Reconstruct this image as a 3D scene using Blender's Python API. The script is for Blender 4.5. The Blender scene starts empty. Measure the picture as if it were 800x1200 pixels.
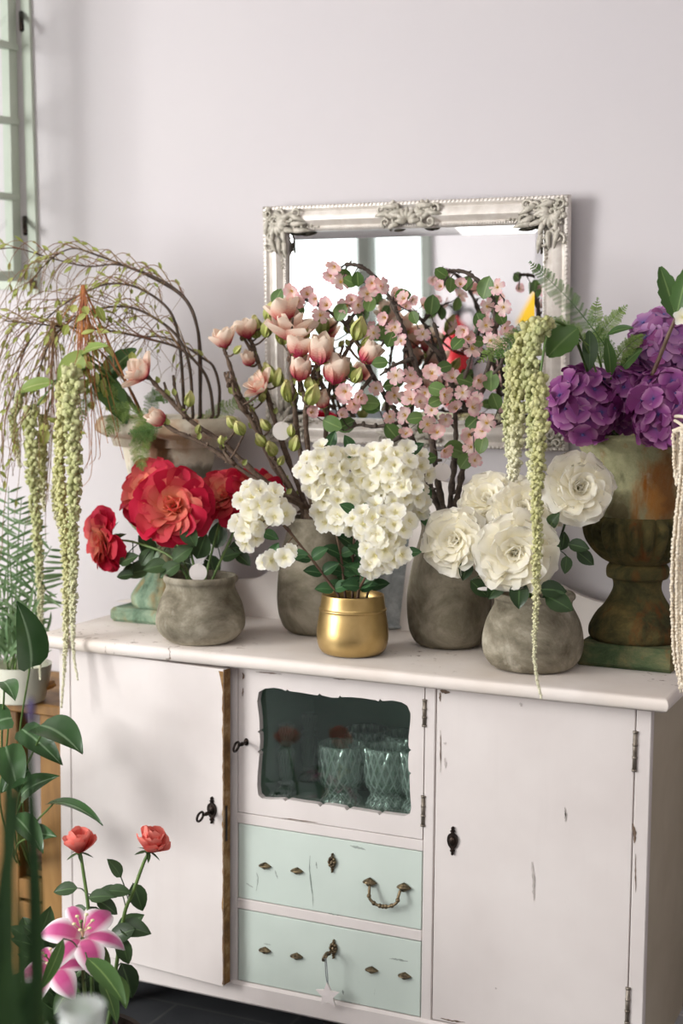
import bpy, math, random
from math import sin, cos, pi, radians, sqrt, atan2
from mathutils import Vector as V, Matrix as M, noise
from mathutils.geometry import tessellate_polygon
C = bpy.context.scene.collection
R = random.Random(7)
UP = V((0, 0, 1))

# ------------------------------------------------------------------ camera
F = 1740.0
TH, PI_, RO = radians(24.5587), radians(5.7922), radians(0.47747)
EYE = V((0, 0, 1.56))
fw = V((-sin(TH)*cos(PI_), cos(TH)*cos(PI_), -sin(PI_)))
rt = V((cos(TH), sin(TH), 0))
up = rt.cross(fw)
cR, sR = cos(RO), sin(RO)
crt = rt*cR + up*sR          # image axes after the small roll
cup = up*cR - rt*sR
def ray(px, py):
    return fw*F + crt*(px-400) - cup*(py-600)
def P(px, py, Y):            # point of the photo on the plane y = Y
    d = ray(px, py); return EYE + d*(Y/d.y)
def PZ(px, py, z):
    d = ray(px, py); return EYE + d*((z-EYE.z)/d.z)
def PX(px, py, x):
    d = ray(px, py); return EYE + d*(x/d.x)
def scl(p):                  # metres per photo pixel at point p
    return (p-EYE).dot(fw)/F
cam = bpy.data.cameras.new('camera'); co = bpy.data.objects.new('camera', cam); C.objects.link(co)
co.matrix_world = M((( crt.x, cup.x, -fw.x, EYE.x), (crt.y, cup.y, -fw.y, EYE.y), (crt.z, cup.z, -fw.z, EYE.z), (0,0,0,1)))
cam.sensor_fit = 'VERTICAL'; cam.sensor_height = 36; cam.lens = F/1200*36
cam.clip_start = .05
cam.dof.use_dof = True; cam.dof.focus_distance = 3.05; cam.dof.aperture_fstop = 2.4
bpy.context.scene.camera = co

# ------------------------------------------------------------------ mesh builder
WL = {}                      # world location of every object's origin
class MB:
    def __init__(s): s.v, s.f, s.c, s.m = [], [], [], []
    def add(s, vs, fs, cs=None, mi=0):
        b = len(s.v); s.v += [tuple(x) for x in vs]
        s.c += cs if cs else [(0, 0, 0)]*len(vs)
        s.f += [tuple(b+i for i in f) for f in fs]; s.m += [mi]*len(fs)
    def mesh(s, name, mats, base=V((0,0,0)), smooth=True):
        me = bpy.data.meshes.new(name)
        me.from_pydata([(x-base.x, y-base.y, z-base.z) for x, y, z in s.v], [], s.f)
        if not isinstance(mats, (list, tuple)): mats = [mats]
        for m in mats: me.materials.append(m)
        if len(mats) > 1: me.polygons.foreach_set('material_index', s.m)
        me.polygons.foreach_set('use_smooth', [smooth]*len(s.f))
        a = me.color_attributes.new('Col', 'FLOAT_COLOR', 'POINT')
        fl = []
        for c in s.c: fl += [c[0], c[1], c[2], 1]
        a.data.foreach_set('color', fl)
        me.update(); return me
    def build(s, name, mats, parent=None, smooth=True, sharp=None):
        base = WL[parent.name] if parent else V((0,0,0))
        me = s.mesh(name, mats, base, smooth)
        if sharp: me.set_sharp_from_angle(angle=radians(sharp))
        o = bpy.data.objects.new(name, me); C.objects.link(o); WL[o.name] = base.copy()
        if parent: o.parent = parent
        return o
def tag(o, label=None, cat=None, group=None, kind=None):
    if label: o['label'] = label
    if cat: o['category'] = cat
    if group: o['group'] = group
    if kind: o['kind'] = kind
    return o
def thing(name, loc, label=None, cat=None, group=None, kind=None):
    o = bpy.data.objects.new(name, None); C.objects.link(o); o.location = loc
    o.empty_display_size = .05; WL[o.name] = V(loc)
    return tag(o, label, cat, group, kind)
def inst(name, me, parent, mw):
    o = bpy.data.objects.new(name, me); C.objects.link(o)
    o.parent = parent; o.matrix_local = M.Translation(-WL[parent.name]) @ mw
    return o
def frame(z, x=None):        # rotation whose z axis is z
    z = V(z).normalized()
    x = V(x) if x is not None else (V((0,0,1)) if abs(z.z) < .9 else V((1,0,0)))
    y = z.cross(x).normalized(); x = y.cross(z)
    return M(((x.x,y.x,z.x),(x.y,y.y,z.y),(x.z,y.z,z.z))).to_4x4()
def place(p, z, s, spin=0, x=None):
    return M.Translation(p) @ frame(z, x) @ M.Rotation(spin, 4, 'Z') @ M.Diagonal((s, s, s, 1))
def ax(p, a, b, c):          # direction: a to the right, b up, c towards the viewer
    t = (EYE-p).normalized(); return (rt*a + UP*b + t*c).normalized()

def box(mb, lo, hi, bev=0.0, Mx=None, mi=0):
    x0,y0,z0 = lo; x1,y1,z1 = hi
    if bev <= 0:
        vs = [(x,y,z) for z in (z0,z1) for y in (y0,y1) for x in (x0,x1)]
        fs = [(0,2,3,1),(4,5,7,6),(0,1,5,4),(2,6,7,3),(0,4,6,2),(1,3,7,5)]
    else:
        b = min(bev, (x1-x0)/2.01, (y1-y0)/2.01, (z1-z0)/2.01); vs = []; idx = {}
        for i,(x,sx) in enumerate(((x0,1),(x1,-1))):
            for j,(y,sy) in enumerate(((y0,1),(y1,-1))):
                for k,(z,sz) in enumerate(((z0,1),(z1,-1))):
                    for a,p in enumerate(((x,y+sy*b,z+sz*b),(x+sx*b,y,z+sz*b),(x+sx*b,y+sy*b,z))):
                        idx[i,j,k,a] = len(vs); vs.append(p)
        fs = []
        g = lambda *q: idx[q]
        for i in (0,1):
            f = [g(i,0,0,0),g(i,1,0,0),g(i,1,1,0),g(i,0,1,0)]; fs.append(f[::-1] if i == 0 else f)
            f = [g(0,i,0,1),g(1,i,0,1),g(1,i,1,1),g(0,i,1,1)]; fs.append(f if i == 0 else f[::-1])
            f = [g(0,0,i,2),g(1,0,i,2),g(1,1,i,2),g(0,1,i,2)]; fs.append(f[::-1] if i == 0 else f)
        for i in (0,1):
            for j in (0,1):
                s = (i+j) % 2
                f = [g(i,j,0,0),g(i,j,0,1),g(i,j,1,1),g(i,j,1,0)]; fs.append(f if s == 0 else f[::-1])
                f = [g(i,0,j,0),g(i,1,j,0),g(i,1,j,2),g(i,0,j,2)]; fs.append(f if s == 0 else f[::-1])
                f = [g(0,i,j,1),g(1,i,j,1),g(1,i,j,2),g(0,i,j,2)]; fs.append(f[::-1] if s == 0 else f)
        for i in (0,1):
            for j in (0,1):
                for k in (0,1):
                    f = [g(i,j,k,0),g(i,j,k,1),g(i,j,k,2)]; fs.append(f if (i+j+k) % 2 else f[::-1])
    if Mx: vs = [Mx @ V(p) for p in vs]
    mb.add(vs, fs, mi=mi)
def spline(pts, n=8):
    pts = [V(p) for p in pts]
    if len(pts) < 3:
        return [pts[0].lerp(pts[-1], i/n) for i in range(n+1)]
    q = [pts[0]*2-pts[1]] + pts + [pts[-1]*2-pts[-2]]; out = []
    for i in range(1, len(q)-2):
        a,b,c,d = q[i-1:i+3]
        for k in range(n):
            t = k/n
            out.append(.5*((2*b)+(c-a)*t+(2*a-5*b+4*c-d)*t*t+(3*b-a-3*c+d)*t**3))
    out.append(pts[-1]); return out
def tube(mb, pts, r0, r1=None, n=6, knob=0, seed=0, cap=True, mi=0, t0=0, t1=1):
    r1 = r0 if r1 is None else r1
    vs, fs, cs = [], [], []; L = len(pts); x = None
    rr = random.Random(seed)
    for i, p in enumerate(pts):
        d = (pts[min(i+1, L-1)] - pts[max(i-1, 0)])
        d = d.normalized() if d.length > 1e-9 else UP
        if x is None: x = d.orthogonal().normalized()
        x = (x - d*x.dot(d)); x = x.normalized() if x.length > 1e-6 else d.orthogonal().normalized()
        y = d.cross(x); t = i/(L-1); r = r0+(r1-r0)*t
        if knob: r *= 1 + knob*rr.uniform(-1, 1)
        for k in range(n):
            a = 2*pi*k/n; vs.append(p + x*(r*cos(a)) + y*(r*sin(a))); cs.append((t0+(t1-t0)*t, k/n, 0))
    for i in range(L-1):
        for k in range(n):
            fs.append((i*n+k, i*n+(k+1)%n, (i+1)*n+(k+1)%n, (i+1)*n+k))
    if cap:
        fs.append(tuple(range(n-1,-1,-1))); fs.append(tuple((L-1)*n+k for k in range(n)))
    mb.add(vs, fs, cs, mi)
def lathe(mb, prof, c, n=48, lobes=0, lobe=None, Mx=None, sq=None, mi=0):
    """prof: list of (z, r) going up outside then down inside; c: axis point"""
    vs, fs, cs = [], [], []; L = len(prof)
    for i,(z,r) in enumerate(prof):
        for k in range(n):
            a = 2*pi*k/n; rr_ = r
            if lobe: rr_ = r*(1+lobe(i, a))
            p = V((c[0]+rr_*cos(a), c[1]+rr_*sin(a), z))
            vs.append(Mx @ p if Mx else p); cs.append((i/(L-1), k/n, 0))
    for i in range(L-1):
        for k in range(n):
            fs.append((i*n+k, i*n+(k+1)%n, (i+1)*n+(k+1)%n, (i+1)*n+k))
    fs.append(tuple(range(n-1,-1,-1))); fs.append(tuple((L-1)*n+k for k in range(n)))
    mb.add(vs, fs, cs, mi)
def smoothprof(pr, n=4):
    o = spline([V((a, b, 0)) for a, b in pr], n); return [(p.x, max(p.y, .0005)) for p in o]
def ball(mb, c, r, Mx=None, nu=8, nv=5, t=0, s=0, sq=1, mi=0):
    vs, fs, cs = [], [], []
    for j in range(1, nv):
        b = pi*j/nv
        for i in range(nu):
            a = 2*pi*i/nu; p = V((r*sin(b)*cos(a), r*sin(b)*sin(a), r*cos(b)*sq))
            vs.append(V(c) + (Mx @ p if Mx else p)); cs.append((t, s, j/nv))
    top = len(vs); q = V((0,0,r*sq))
    vs += [V(c)+(Mx @ q if Mx else q), V(c)-(Mx @ q if Mx else q)]; cs += [(t,s,0),(t,s,1)]
    for i in range(nu):
        fs.append((top, i, (i+1)%nu)); fs.append((top+1, (nv-2)*nu+(i+1)%nu, (nv-2)*nu+i))
        for j in range(nv-2):
            fs.append((j*nu+i, (j+1)*nu+i, (j+1)*nu+(i+1)%nu, j*nu+(i+1)%nu))
    mb.add(vs, fs, cs, mi)
def plate(mb, poly, y0, y1, holes=(), mi=0, mi_side=None):
    """extrude a polygon drawn in x,z between two y planes"""
    loops = [poly]+list(holes); allp = [p for l in loops for p in l]
    tri = tessellate_polygon([[V((p[0], p[1], 0)) for p in l] for l in loops])
    n = len(allp)
    vs = [(p[0], y0, p[1]) for p in allp]+[(p[0], y1, p[1]) for p in allp]
    mb.add(vs, [tuple(t) for t in tri]+[tuple(n+i for i in t[::-1]) for t in tri], mi=mi)
    sv, sf = [], []
    for l in loops:
        b = len(sv); k = len(l)
        sv += [(p[0], y0, p[1]) for p in l]+[(p[0], y1, p[1]) for p in l]
        sf += [(b+i, b+(i+1)%k, b+k+(i+1)%k, b+k+i) for i in range(k)]
    mb.add(sv, sf, mi=mi if mi_side is None else mi_side)
def fixn(o):
    import bmesh
    bm = bmesh.new(); bm.from_mesh(o.data); bmesh.ops.recalc_face_normals(bm, faces=bm.faces); bm.to_mesh(o.data); bm.free(); return o

# ---- plant pieces -------------------------------------------------
def petal(mb, Mx, L, W, a0=0., a1=0., cup=.0, nu=6, nv=4, prof=None, ruf=0., notch=0., rnd=0., mi=0, pw=1.0):
    """petal along +x of Mx, bending up (z) from angle a0 to a1, width profile prof(u)"""
    vs, fs, cs = [], [], []
    x = z = 0.; ph = R.uniform(0, 6.3)
    for i in range(nu+1):
        u = i/nu
        a = a0+(a1-a0)*u**pw
        if i: x += L/nu*cos(a); z += L/nu*sin(a)
        w = W*(prof(u) if prof else (sin(pi*min(1, .12+.80*u**.75))))
        for j in range(nv+1):
            v = 2*j/nv-1
            h = cup*W*(v*v)*(.3+.7*sin(pi*min(1,u*.9))) + ruf*W*sin(ph+v*5)*u*u
            back = notch*L*(1-abs(v))**2*u**3 if notch > 0 else -notch*L*abs(v)**2.2*u**3
            p = V((x-sin(a)*h-back*cos(a), v*w, z+cos(a)*h-back*sin(a)))
            vs.append(Mx @ p); cs.append((u, abs(v), rnd))
    n = nv+1
    for i in range(nu):
        for j in range(nv):
            fs.append((i*n+j, (i+1)*n+j, (i+1)*n+j+1, i*n+j+1))
    mb.add(vs, fs, cs, mi)
rosep = lambda u: (.28+.72*sin(pi*min(.62,u*.66+.02)/1.24)**.9)*(1 if u < .70 else max(.06, 1-((u-.70)/.30)**2)**.5)
def rose_mesh(name, mat, layers, tipcurl=.5, ruf=.06, pointed=False, cupped=False):
    mb = MB(); g = 0; NL = len(layers)
    for li, (n, L, W, ang, ba, hub) in enumerate(layers):
        for k in range(n):
            g += 1
            az = 2*pi*(k+R.uniform(-.22,.22))/n + g*.37
            a = radians(ang+R.uniform(-6,6))
            Mx = M.Rotation(az,4,'Z') @ M.Translation((hub,0,0)) @ M.Rotation(.16+R.uniform(-.05,.05),4,'X')
            a0, a1 = (a-.75, a+.18-ba*.25) if cupped else (a+.25, a-ba*tipcurl)
            petal(mb, Mx, L*R.uniform(.9,1.08), W*R.uniform(.92,1.1), a0, a1, cup=.30, nu=10, nv=6,
                  prof=rosep, ruf=ruf*.55, notch=(-.16 if pointed and ang < 40 else .03), rnd=min(1,max(0,(li+R.uniform(-.5,.5))/(NL-1))), pw=1.4)
    return mb.mesh(name, mat)
def leafp(mb, base, d, nrm, L, W, bend=.5, fold=.25, nu=6, pr=None, rnd=None, mi=0, wav=0):
    d = V(d).normalized(); nrm = V(nrm); nrm = (nrm-d*nrm.dot(d))
    nrm = nrm.normalized() if nrm.length > 1e-5 else d.orthogonal().normalized()
    y = nrm.cross(d)
    Mx = M(((d.x,y.x,nrm.x,base.x),(d.y,y.y,nrm.y,base.y),(d.z,y.z,nrm.z,base.z),(0,0,0,1)))
    petal(mb, Mx, L, W, bend*.35, -bend, cup=fold, nu=nu, nv=4, prof=pr or (lambda u: sin(pi*u**.8)**.85+.02), rnd=R.random() if rnd is None else rnd, mi=mi, ruf=wav)
roundleaf = lambda u: sin(pi*min(1,max(.02,u))**.9)**.6 if 0 < u < 1 else .03
heart = lambda u: (.62+.9*u-1.55*u*u+.03)*(1.35 if u < .999 else .2)*(1 if u > .06 else .6)

# ------------------------------------------------------------------ materials
class NT:
    def __init__(s, name):
        s.m = bpy.data.materials.new(name); s.m.use_nodes = True; s.t = s.m.node_tree
        s.t.nodes.clear(); s.out = s.n('ShaderNodeOutputMaterial')
    def n(s, ty, **k):
        x = s.t.nodes.new(ty)
        for a, b in k.items():
            if a.startswith('i_'): x.inputs[a[2:].replace('_',' ')].default_value = b
            else: setattr(x, a, b)
        return x
    def l(s, a, b): s.t.links.new(a, b)
    def ramp(s, fac, stops, interp='LINEAR'):
        r = s.n('ShaderNodeValToRGB'); e = r.color_ramp.elements; r.color_ramp.interpolation = interp
        while len(e) < len(stops): e.new(.5)
        for el,(p,c) in zip(e, stops): el.position = p; el.color = col(c)
        s.l(fac, r.inputs[0]); return r.outputs[0]
    def noise(s, scale, detail=4, rough=.55, vec=None, dist=0, stretch=None):
        x = s.n('ShaderNodeTexNoise'); x.inputs['Scale'].default_value = scale; x.inputs['Detail'].default_value = detail
        x.inputs['Roughness'].default_value = rough; x.inputs['Distortion'].default_value = dist
        if stretch:
            tc = s.n('ShaderNodeTexCoord'); mp = s.n('ShaderNodeMapping'); mp.inputs['Scale'].default_value = stretch
            s.l(tc.outputs['Object'], mp.inputs[0]); s.l(mp.outputs[0], x.inputs[0])
        else:
            tc = s.n('ShaderNodeTexCoord'); s.l(tc.outputs['Object'], x.inputs[0])
        return x.outputs[0]
    def mix(s, fac, a, b, bt='MIX'):
        x = s.n('ShaderNodeMix', data_type='RGBA', blend_type=bt)
        for k, q in ((0, fac), (6, a), (7, b)):
            if hasattr(q, 'is_output'): s.l(q, x.inputs[k])
            else: x.inputs[k].default_value = q if k == 0 else col(q)
        return x.outputs[2]
    def bsdf(s, color, rough=.5, metal=0, bump=None, bd=.3, bdist=.01, spec=.5, **k):
        b = s.n('ShaderNodeBsdfPrincipled')
        for nm, q in (('Base Color', color), ('Roughness', rough), ('Metallic', metal), ('Specular IOR Level', spec)):
            if hasattr(q, 'is_output'): s.l(q, b.inputs[nm])
            else: b.inputs[nm].default_value = col(q) if nm == 'Base Color' else q
        for nm, q in k.items(): b.inputs[nm.replace('_',' ')].default_value = q
        if bump is not None:
            u = s.n('ShaderNodeBump'); u.inputs['Strength'].default_value = bd; u.inputs['Distance'].default_value = bdist
            s.l(bump, u.inputs['Height']); s.l(u.outputs[0], b.inputs['Normal'])
        return b
    def done(s, sh): s.l(sh.outputs[0], s.out.inputs[0]); return s.m
def col(c):
    if isinstance(c, str):
        c = [int(c[i:i+2],16)/255 for i in (0,2,4)]; c = [x/12.92 if x <= .04045 else ((x+.055)/1.055)**2.4 for x in c]
    return (c[0], c[1], c[2], 1)
def petal_mat(name, stops, edge=None, rough=.55, trans=.3, streak=0, var=None):
    t = NT(name); at = t.n('ShaderNodeAttribute', attribute_name='Col'); sp = t.n('ShaderNodeSeparateColor'); t.l(at.outputs['Color'], sp.inputs[0])
    fac = sp.outputs[0]
    if streak:
        nz = t.noise(9, 3, stretch=(1,6,6)); mm = t.n('ShaderNodeMath', operation='MULTIPLY_ADD'); t.l(nz, mm.inputs[0]); mm.inputs[1].default_value = streak
        ad = t.n('ShaderNodeMath', operation='ADD'); ad.inputs[1].default_value = -streak*.5; t.l(fac, ad.inputs[0]); t.l(ad.outputs[0], mm.inputs[2]); fac = mm.outputs[0]
    c = t.ramp(fac, stops)
    if edge: c = t.mix(t.ramp(sp.outputs[1], [(edge[1], '000000'), (edge[2], 'ffffff')]), c, edge[0])
    if var: c = t.mix(t.ramp(sp.outputs[2], [(var[1], '000000'), (var[2] if len(var) > 2 else 1, 'ffffff')]), c, var[0])
    b = t.bsdf(c, rough, spec=.25); tr = t.n('ShaderNodeBsdfTranslucent'); t.l(c, tr.inputs[0])
    ms = t.n('ShaderNodeMixShader'); ms.inputs[0].default_value = trans; t.l(b.outputs[0], ms.inputs[1]); t.l(tr.outputs[0], ms.inputs[2])
    return t.done(ms)
def leaf_mat(name, a, b, rib=None, rough=.45, trans=.2):
    t = NT(name); at = t.n('ShaderNodeAttribute', attribute_name='Col'); sp = t.n('ShaderNodeSeparateColor'); t.l(at.outputs['Color'], sp.inputs[0])
    c = t.mix(sp.outputs[2], a, b)
    if rib: c = t.mix(t.ramp(sp.outputs[1], [(0, 'ffffff'), (.12, '000000')]), c, rib)
    s = t.bsdf(c, rough, spec=.4); tr = t.n('ShaderNodeBsdfTranslucent'); t.l(c, tr.inputs[0])
    ms = t.n('ShaderNodeMixShader'); ms.inputs[0].default_value = trans; t.l(s.outputs[0], ms.inputs[1]); t.l(tr.outputs[0], ms.inputs[2])
    return t.done(ms)
def plain(name, c, rough=.5, metal=0, nz=None, amt=.0, c2=None, bd=0, **k):
    t = NT(name)
    if nz:
        n_ = t.noise(nz, 5, .6); cc = t.ramp(n_, [(.35, c), (.65, c2 or c)])
        return t.done(t.bsdf(cc, rough, metal, bump=n_ if bd else None, bd=bd, **k))
    return t.done(t.bsdf(c, rough, metal, **k))
def paint(name, c, c2, chip='5a4638', chips=.72, grain=True, streaks=None):
    """old brushed paint, slightly patchy, rubbed through to the wood in a few spots"""
    t = NT(name); n1 = t.noise(5, 3); base = t.ramp(n1, [(.3, c), (.7, c2)])
    n2 = t.noise(14, 8, .75, stretch=(2.6, 2.6, .55)); k = t.ramp(n2, [(chips-.03, '000000'), (chips+.02, 'ffffff')])
    n3 = t.noise(3.1, 3); gate = t.ramp(n3, [(.50, '000000'), (.60, 'ffffff')])
    k2 = t.mix(1.0, k, gate, 'MULTIPLY'); cc = t.mix(k2, base, chip)
    n4 = t.noise(4, 6, .65, stretch=(6, 6, .5)); cc = t.mix(t.ramp(n4, [(.56, '000000'), (.85, '3a3a3a')]), cc, chip)
    br = t.noise(60, 3, .6, stretch=(1, 1, .06))
    return t.done(t.bsdf(cc, .5, bump=br, bd=.12, bdist=.002, spec=.35))
def glass_thin(name, tint='ffffff', refl=.08, rough=.02, body=.0, bodyc='ffffff'):
    t = NT(name); tr = t.n('ShaderNodeBsdfTransparent'); tr.inputs[0].default_value = col(tint)
    g = t.n('ShaderNodeBsdfGlossy'); g.inputs['Roughness'].default_value = rough
    lw = t.n('ShaderNodeLayerWeight'); lw.inputs[0].default_value = .45
    mr = t.n('ShaderNodeMapRange'); t.l(lw.outputs['Facing'], mr.inputs[0]); mr.inputs[3].default_value = refl; mr.inputs[4].default_value = .85
    pw = t.n('ShaderNodeMath', operation='POWER'); t.l(lw.outputs['Facing'], pw.inputs[0]); pw.inputs[1].default_value = 2.5; t.l(pw.outputs[0], mr.inputs[0])
    ms = t.n('ShaderNodeMixShader'); t.l(mr.outputs[0], ms.inputs[0]); t.l(tr.outputs[0], ms.inputs[1]); t.l(g.outputs[0], ms.inputs[2])
    if body:
        d = t.n('ShaderNodeBsdfDiffuse'); d.inputs[0].default_value = col(bodyc); m2 = t.n('ShaderNodeMixShader'); m2.inputs[0].default_value = body
        t.l(ms.outputs[0], m2.inputs[1]); t.l(d.outputs[0], m2.inputs[2]); ms = m2
    return t.done(ms)
def stone(name, stops, sc=7, bd=.35, rough=.85, sc2=40, top=None, drip=None, stains=()):
    t = NT(name); n1 = t.noise(sc, 8, .68, dist=.4); c = t.ramp(n1, stops)
    n2 = t.noise(sc2, 6, .7); c = t.mix(t.ramp(n2, [(.52, '000000'), (.8, '555555')]), c, stops[0][1])
    if drip:
        for colr, lo, hi, stz, scl_ in drip:
            n3 = t.noise(scl_, 5, .62, stretch=(1, 1, stz)); c = t.mix(t.ramp(n3, [(lo, '000000'), (hi, 'ffffff')]), c, colr)
    if top:   # colour changes with height (object z)
        tc = t.n('ShaderNodeTexCoord'); sx = t.n('ShaderNodeSeparateXYZ'); t.l(tc.outputs['Object'], sx.inputs[0])
        n4 = t.noise(5, 4); ma = t.n('ShaderNodeMath', operation='MULTIPLY_ADD'); t.l(n4, ma.inputs[0]); ma.inputs[1].default_value = .16; t.l(sx.outputs[2], ma.inputs[2])
        for colr, lo, hi in top:
            c = t.mix(t.ramp(ma.outputs[0], [(lo, '000000'), (hi, 'ffffff')]), c, colr, 'MIX')
    if stains:   # (colour, centre x, centre z, half width, half height, strength) on the weathered surface
        tc = t.n('ShaderNodeTexCoord'); nz = t.n('ShaderNodeTexNoise'); nz.inputs['Scale'].default_value = 22; nz.inputs['Detail'].default_value = 6; t.l(tc.outputs['Object'], nz.inputs[0])
        va = t.n('ShaderNodeVectorMath', operation='MULTIPLY_ADD'); t.l(nz.outputs[1], va.inputs[0]); va.inputs[1].default_value = (.05,.05,.09); t.l(tc.outputs['Object'], va.inputs[2])
        for colr, x0, z0, hw, hh, stg in stains:
            mp = t.n('ShaderNodeMapping', vector_type='POINT'); mp.inputs['Location'].default_value = (-(x0+.025)/hw, 0, -(z0+.045)/hh); mp.inputs['Scale'].default_value = (1/hw, 0, 1/hh); t.l(va.outputs[0], mp.inputs[0])
            ln = t.n('ShaderNodeVectorMath', operation='LENGTH'); t.l(mp.outputs[0], ln.inputs[0])
            c = t.mix(t.ramp(ln.outputs['Value'], [(.55, (stg,stg,stg)), (1.0, '000000')]), c, colr)
    return t.done(t.bsdf(c, rough, bump=n2, bd=bd, bdist=.004, spec=.2))

mWall = plain('wall_paint', 'd1cccd', .9, nz=1.5, c2='cfcacc')
mCeil = plain('ceiling_paint', 'efecea', .9)
def floor_mat():
    t = NT('slate_tiles'); tc = t.n('ShaderNodeTexCoord'); b = t.n('ShaderNodeTexBrick'); t.l(tc.outputs['Object'], b.inputs[0])
    b.offset = .5; b.inputs['Scale'].default_value = 1.0; b.inputs['Brick Width'].default_value = .6; b.inputs['Row Height'].default_value = .3
    b.inputs['Mortar Size'].default_value = .004; b.inputs['Color1'].default_value = col('35373a'); b.inputs['Color2'].default_value = col('3d3f42'); b.inputs['Mortar'].default_value = col('585856')
    n = t.noise(9, 6, .6); c = t.mix(.35, b.outputs[0], t.ramp(n, [(.3,'26282b'),(.7,'4a4b4d')]))
    return t.done(t.bsdf(c, .55, bump=n, bd=.1))
mFloor = floor_mat()
mWhite = paint('white_paint', 'dcd5d1', 'd3cbc7', chips=.70)
mTopP = paint('counter_paint', 'e6ded7', 'd8cdc2', chip='7a6450', chips=.62)
mSide = paint('cabinet_side_shaded', 'b9ae98', 'a89c84', chips=.8)  # white side darkened to beige, its shade put into the colour
mMint = paint('mint_paint', 'c9d4cb', 'c2cec5', chip='66736a', chips=.66)
mSplash = paint('backboard_paint', 'e2dad4', 'd6ccc4', chips=.8)
mRaw = stone('raw_wood_edge', [(.3,'4a3220'),(.5,'84633c'),(.7,'b59a74')], 22, .4, .8)
mDark = plain('shade_black', '14130f', .9)  # near-black colour stands in for shade behind door gaps and around feet
mGreenIn = plain('green_cabinet_lining', 'b9c7bd', .7, nz=4, c2='a6b8ac')
mChip = plain('bare_wood_chip', '5a473a', .8, nz=40, c2='7d6a5a')
mChipM = plain('mint_scuff', '7f8a82', .8, nz=40, c2='a3ada5')
mScuff = plain('grey_scuff', 'a9a29c', .8, nz=30, c2='c4bcb7')
mIron = plain('black_iron', '1d1714', .42, .7, nz=60, c2='33271f', bd=.2)
mBrass = plain('tarnished_brass', '4b4134', .38, .85, nz=70, c2='8a7a5e', bd=.3)
mHinge = plain('hinge_steel', '9d958a', .4, .6, nz=50, c2='6e6558')
mPane = glass_thin('cabinet_glass', 'e6eeea', .055, .01)
mWinPane = glass_thin('window_glass', 'f6f9f8', .06, .01)
def cut_glass(name):
    """clear pressed glass; white mixed in along the diamond cuts paints their glints"""
    t = NT(name); at = t.n('ShaderNodeAttribute', attribute_name='Col'); sp = t.n('ShaderNodeSeparateColor'); t.l(at.outputs['Color'], sp.inputs[0])
    def mth(op, a, b):
        m_ = t.n('ShaderNodeMath', operation=op)
        for k, q in ((0, a), (1, b)):
            if hasattr(q, 'is_output'): t.l(q, m_.inputs[k])
            elif q is not None: m_.inputs[k].default_value = q
        return m_.outputs[0]
    A = mth('MULTIPLY', sp.outputs[1], 2*pi*9); B = mth('MULTIPLY', sp.outputs[0], 30)
    l1 = mth('POWER', mth('ABSOLUTE', mth('SINE', mth('ADD', A, B), None), None), 5); l2 = mth('POWER', mth('ABSOLUTE', mth('SINE', mth('SUBTRACT', A, B), None), None), 5)
    pat = mth('MAXIMUM', l1, l2)
    tr = t.n('ShaderNodeBsdfTransparent'); tr.inputs[0].default_value = col('eef4f0'); g = t.n('ShaderNodeBsdfGlossy'); g.inputs['Roughness'].default_value = .14
    bu = t.n('ShaderNodeBump'); bu.inputs['Strength'].default_value = .8; bu.inputs['Distance'].default_value = .003; t.l(pat, bu.inputs['Height']); t.l(bu.outputs[0], g.inputs['Normal'])
    lw = t.n('ShaderNodeLayerWeight'); lw.inputs[0].default_value = .45; mr = t.n('ShaderNodeMapRange'); t.l(mth('POWER', lw.outputs['Facing'], 2.2), mr.inputs[0]); mr.inputs[3].default_value = .30; mr.inputs[4].default_value = .85
    ms = t.n('ShaderNodeMixShader'); t.l(mr.outputs[0], ms.inputs[0]); t.l(tr.outputs[0], ms.inputs[1]); t.l(g.outputs[0], ms.inputs[2])
    d = t.n('ShaderNodeBsdfDiffuse'); d.inputs[0].default_value = col('f8fcfa'); m2 = t.n('ShaderNodeMixShader')
    t.l(mth('MULTIPLY_ADD', pat, .22), m2.inputs[0]); m2.inputs[0].links[0].from_node.inputs[2].default_value = .08
    t.l(ms.outputs[0], m2.inputs[1]); t.l(d.outputs[0], m2.inputs[2]); return t.done(m2)
mTumbler = cut_glass('pressed_glass')
mStar = plain('white_star', 'dcd4d1', .6)
mCord = plain('grey_cord', '8e9396', .9)
mSilver = plain('silver_leaf_frame', 'dad2c8', .36, .25, nz=35, c2='ece6de', bd=.1)
mOrn = plain('frame_ornament', 'a8a394', .55, .15, nz=60, c2='d2ccbf', bd=.35)
mMirror = plain('mirror_glass', 'f2f4f4', .0, 1.0)
mClay = stone('grey_clay', [(.34,'5c5546'),(.5,'857e6d'),(.64,'aaa392')], 9, .4, .9, 55, drip=[('b8b2a2', .60, .78, .5, 16), ('5c5546', .62, .8, .8, 9)])
mClayD = stone('dark_grey_clay', [(.34,'564f40'),(.5,'7a7362'),(.64,'9a9281')], 8, .45, .9, 55, drip=[('a09a89', .62, .8, .5, 12), ('463f33', .6, .8, .7, 8)])
mGold = plain('brushed_gold', 'cdb078', .36, .9, nz=14, c2='bd9f66')
mZinc = stone('galvanised_zinc', [(.3,'8f979b'),(.5,'b3babd'),(.7,'d4dadc')], 26, .05, .45, 60)
mUrnL = stone('pale_patina_urn', [(.25,'b3a68c'),(.45,'ddd4be'),(.6,'ebe4d2'),(.8,'cfc1a2')], 9, .7, .9, 60,
              drip=[('9a5a28', .60, .72, .2, 13), ('4a4230', .60, .70, .45, 17), ('c89a62', .58, .74, .5, 11)], stains=[('8a5228', .035, .435, .035, .075, .8), ('4e3318', .048, .43, .018, .07, .85), ('3f4230', .04, .36, .12, .035, .7), ('b08450', .09, .46, .03, .05, .6), ('b07c44', -.15, .475, .035, .02, .6)])
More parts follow.
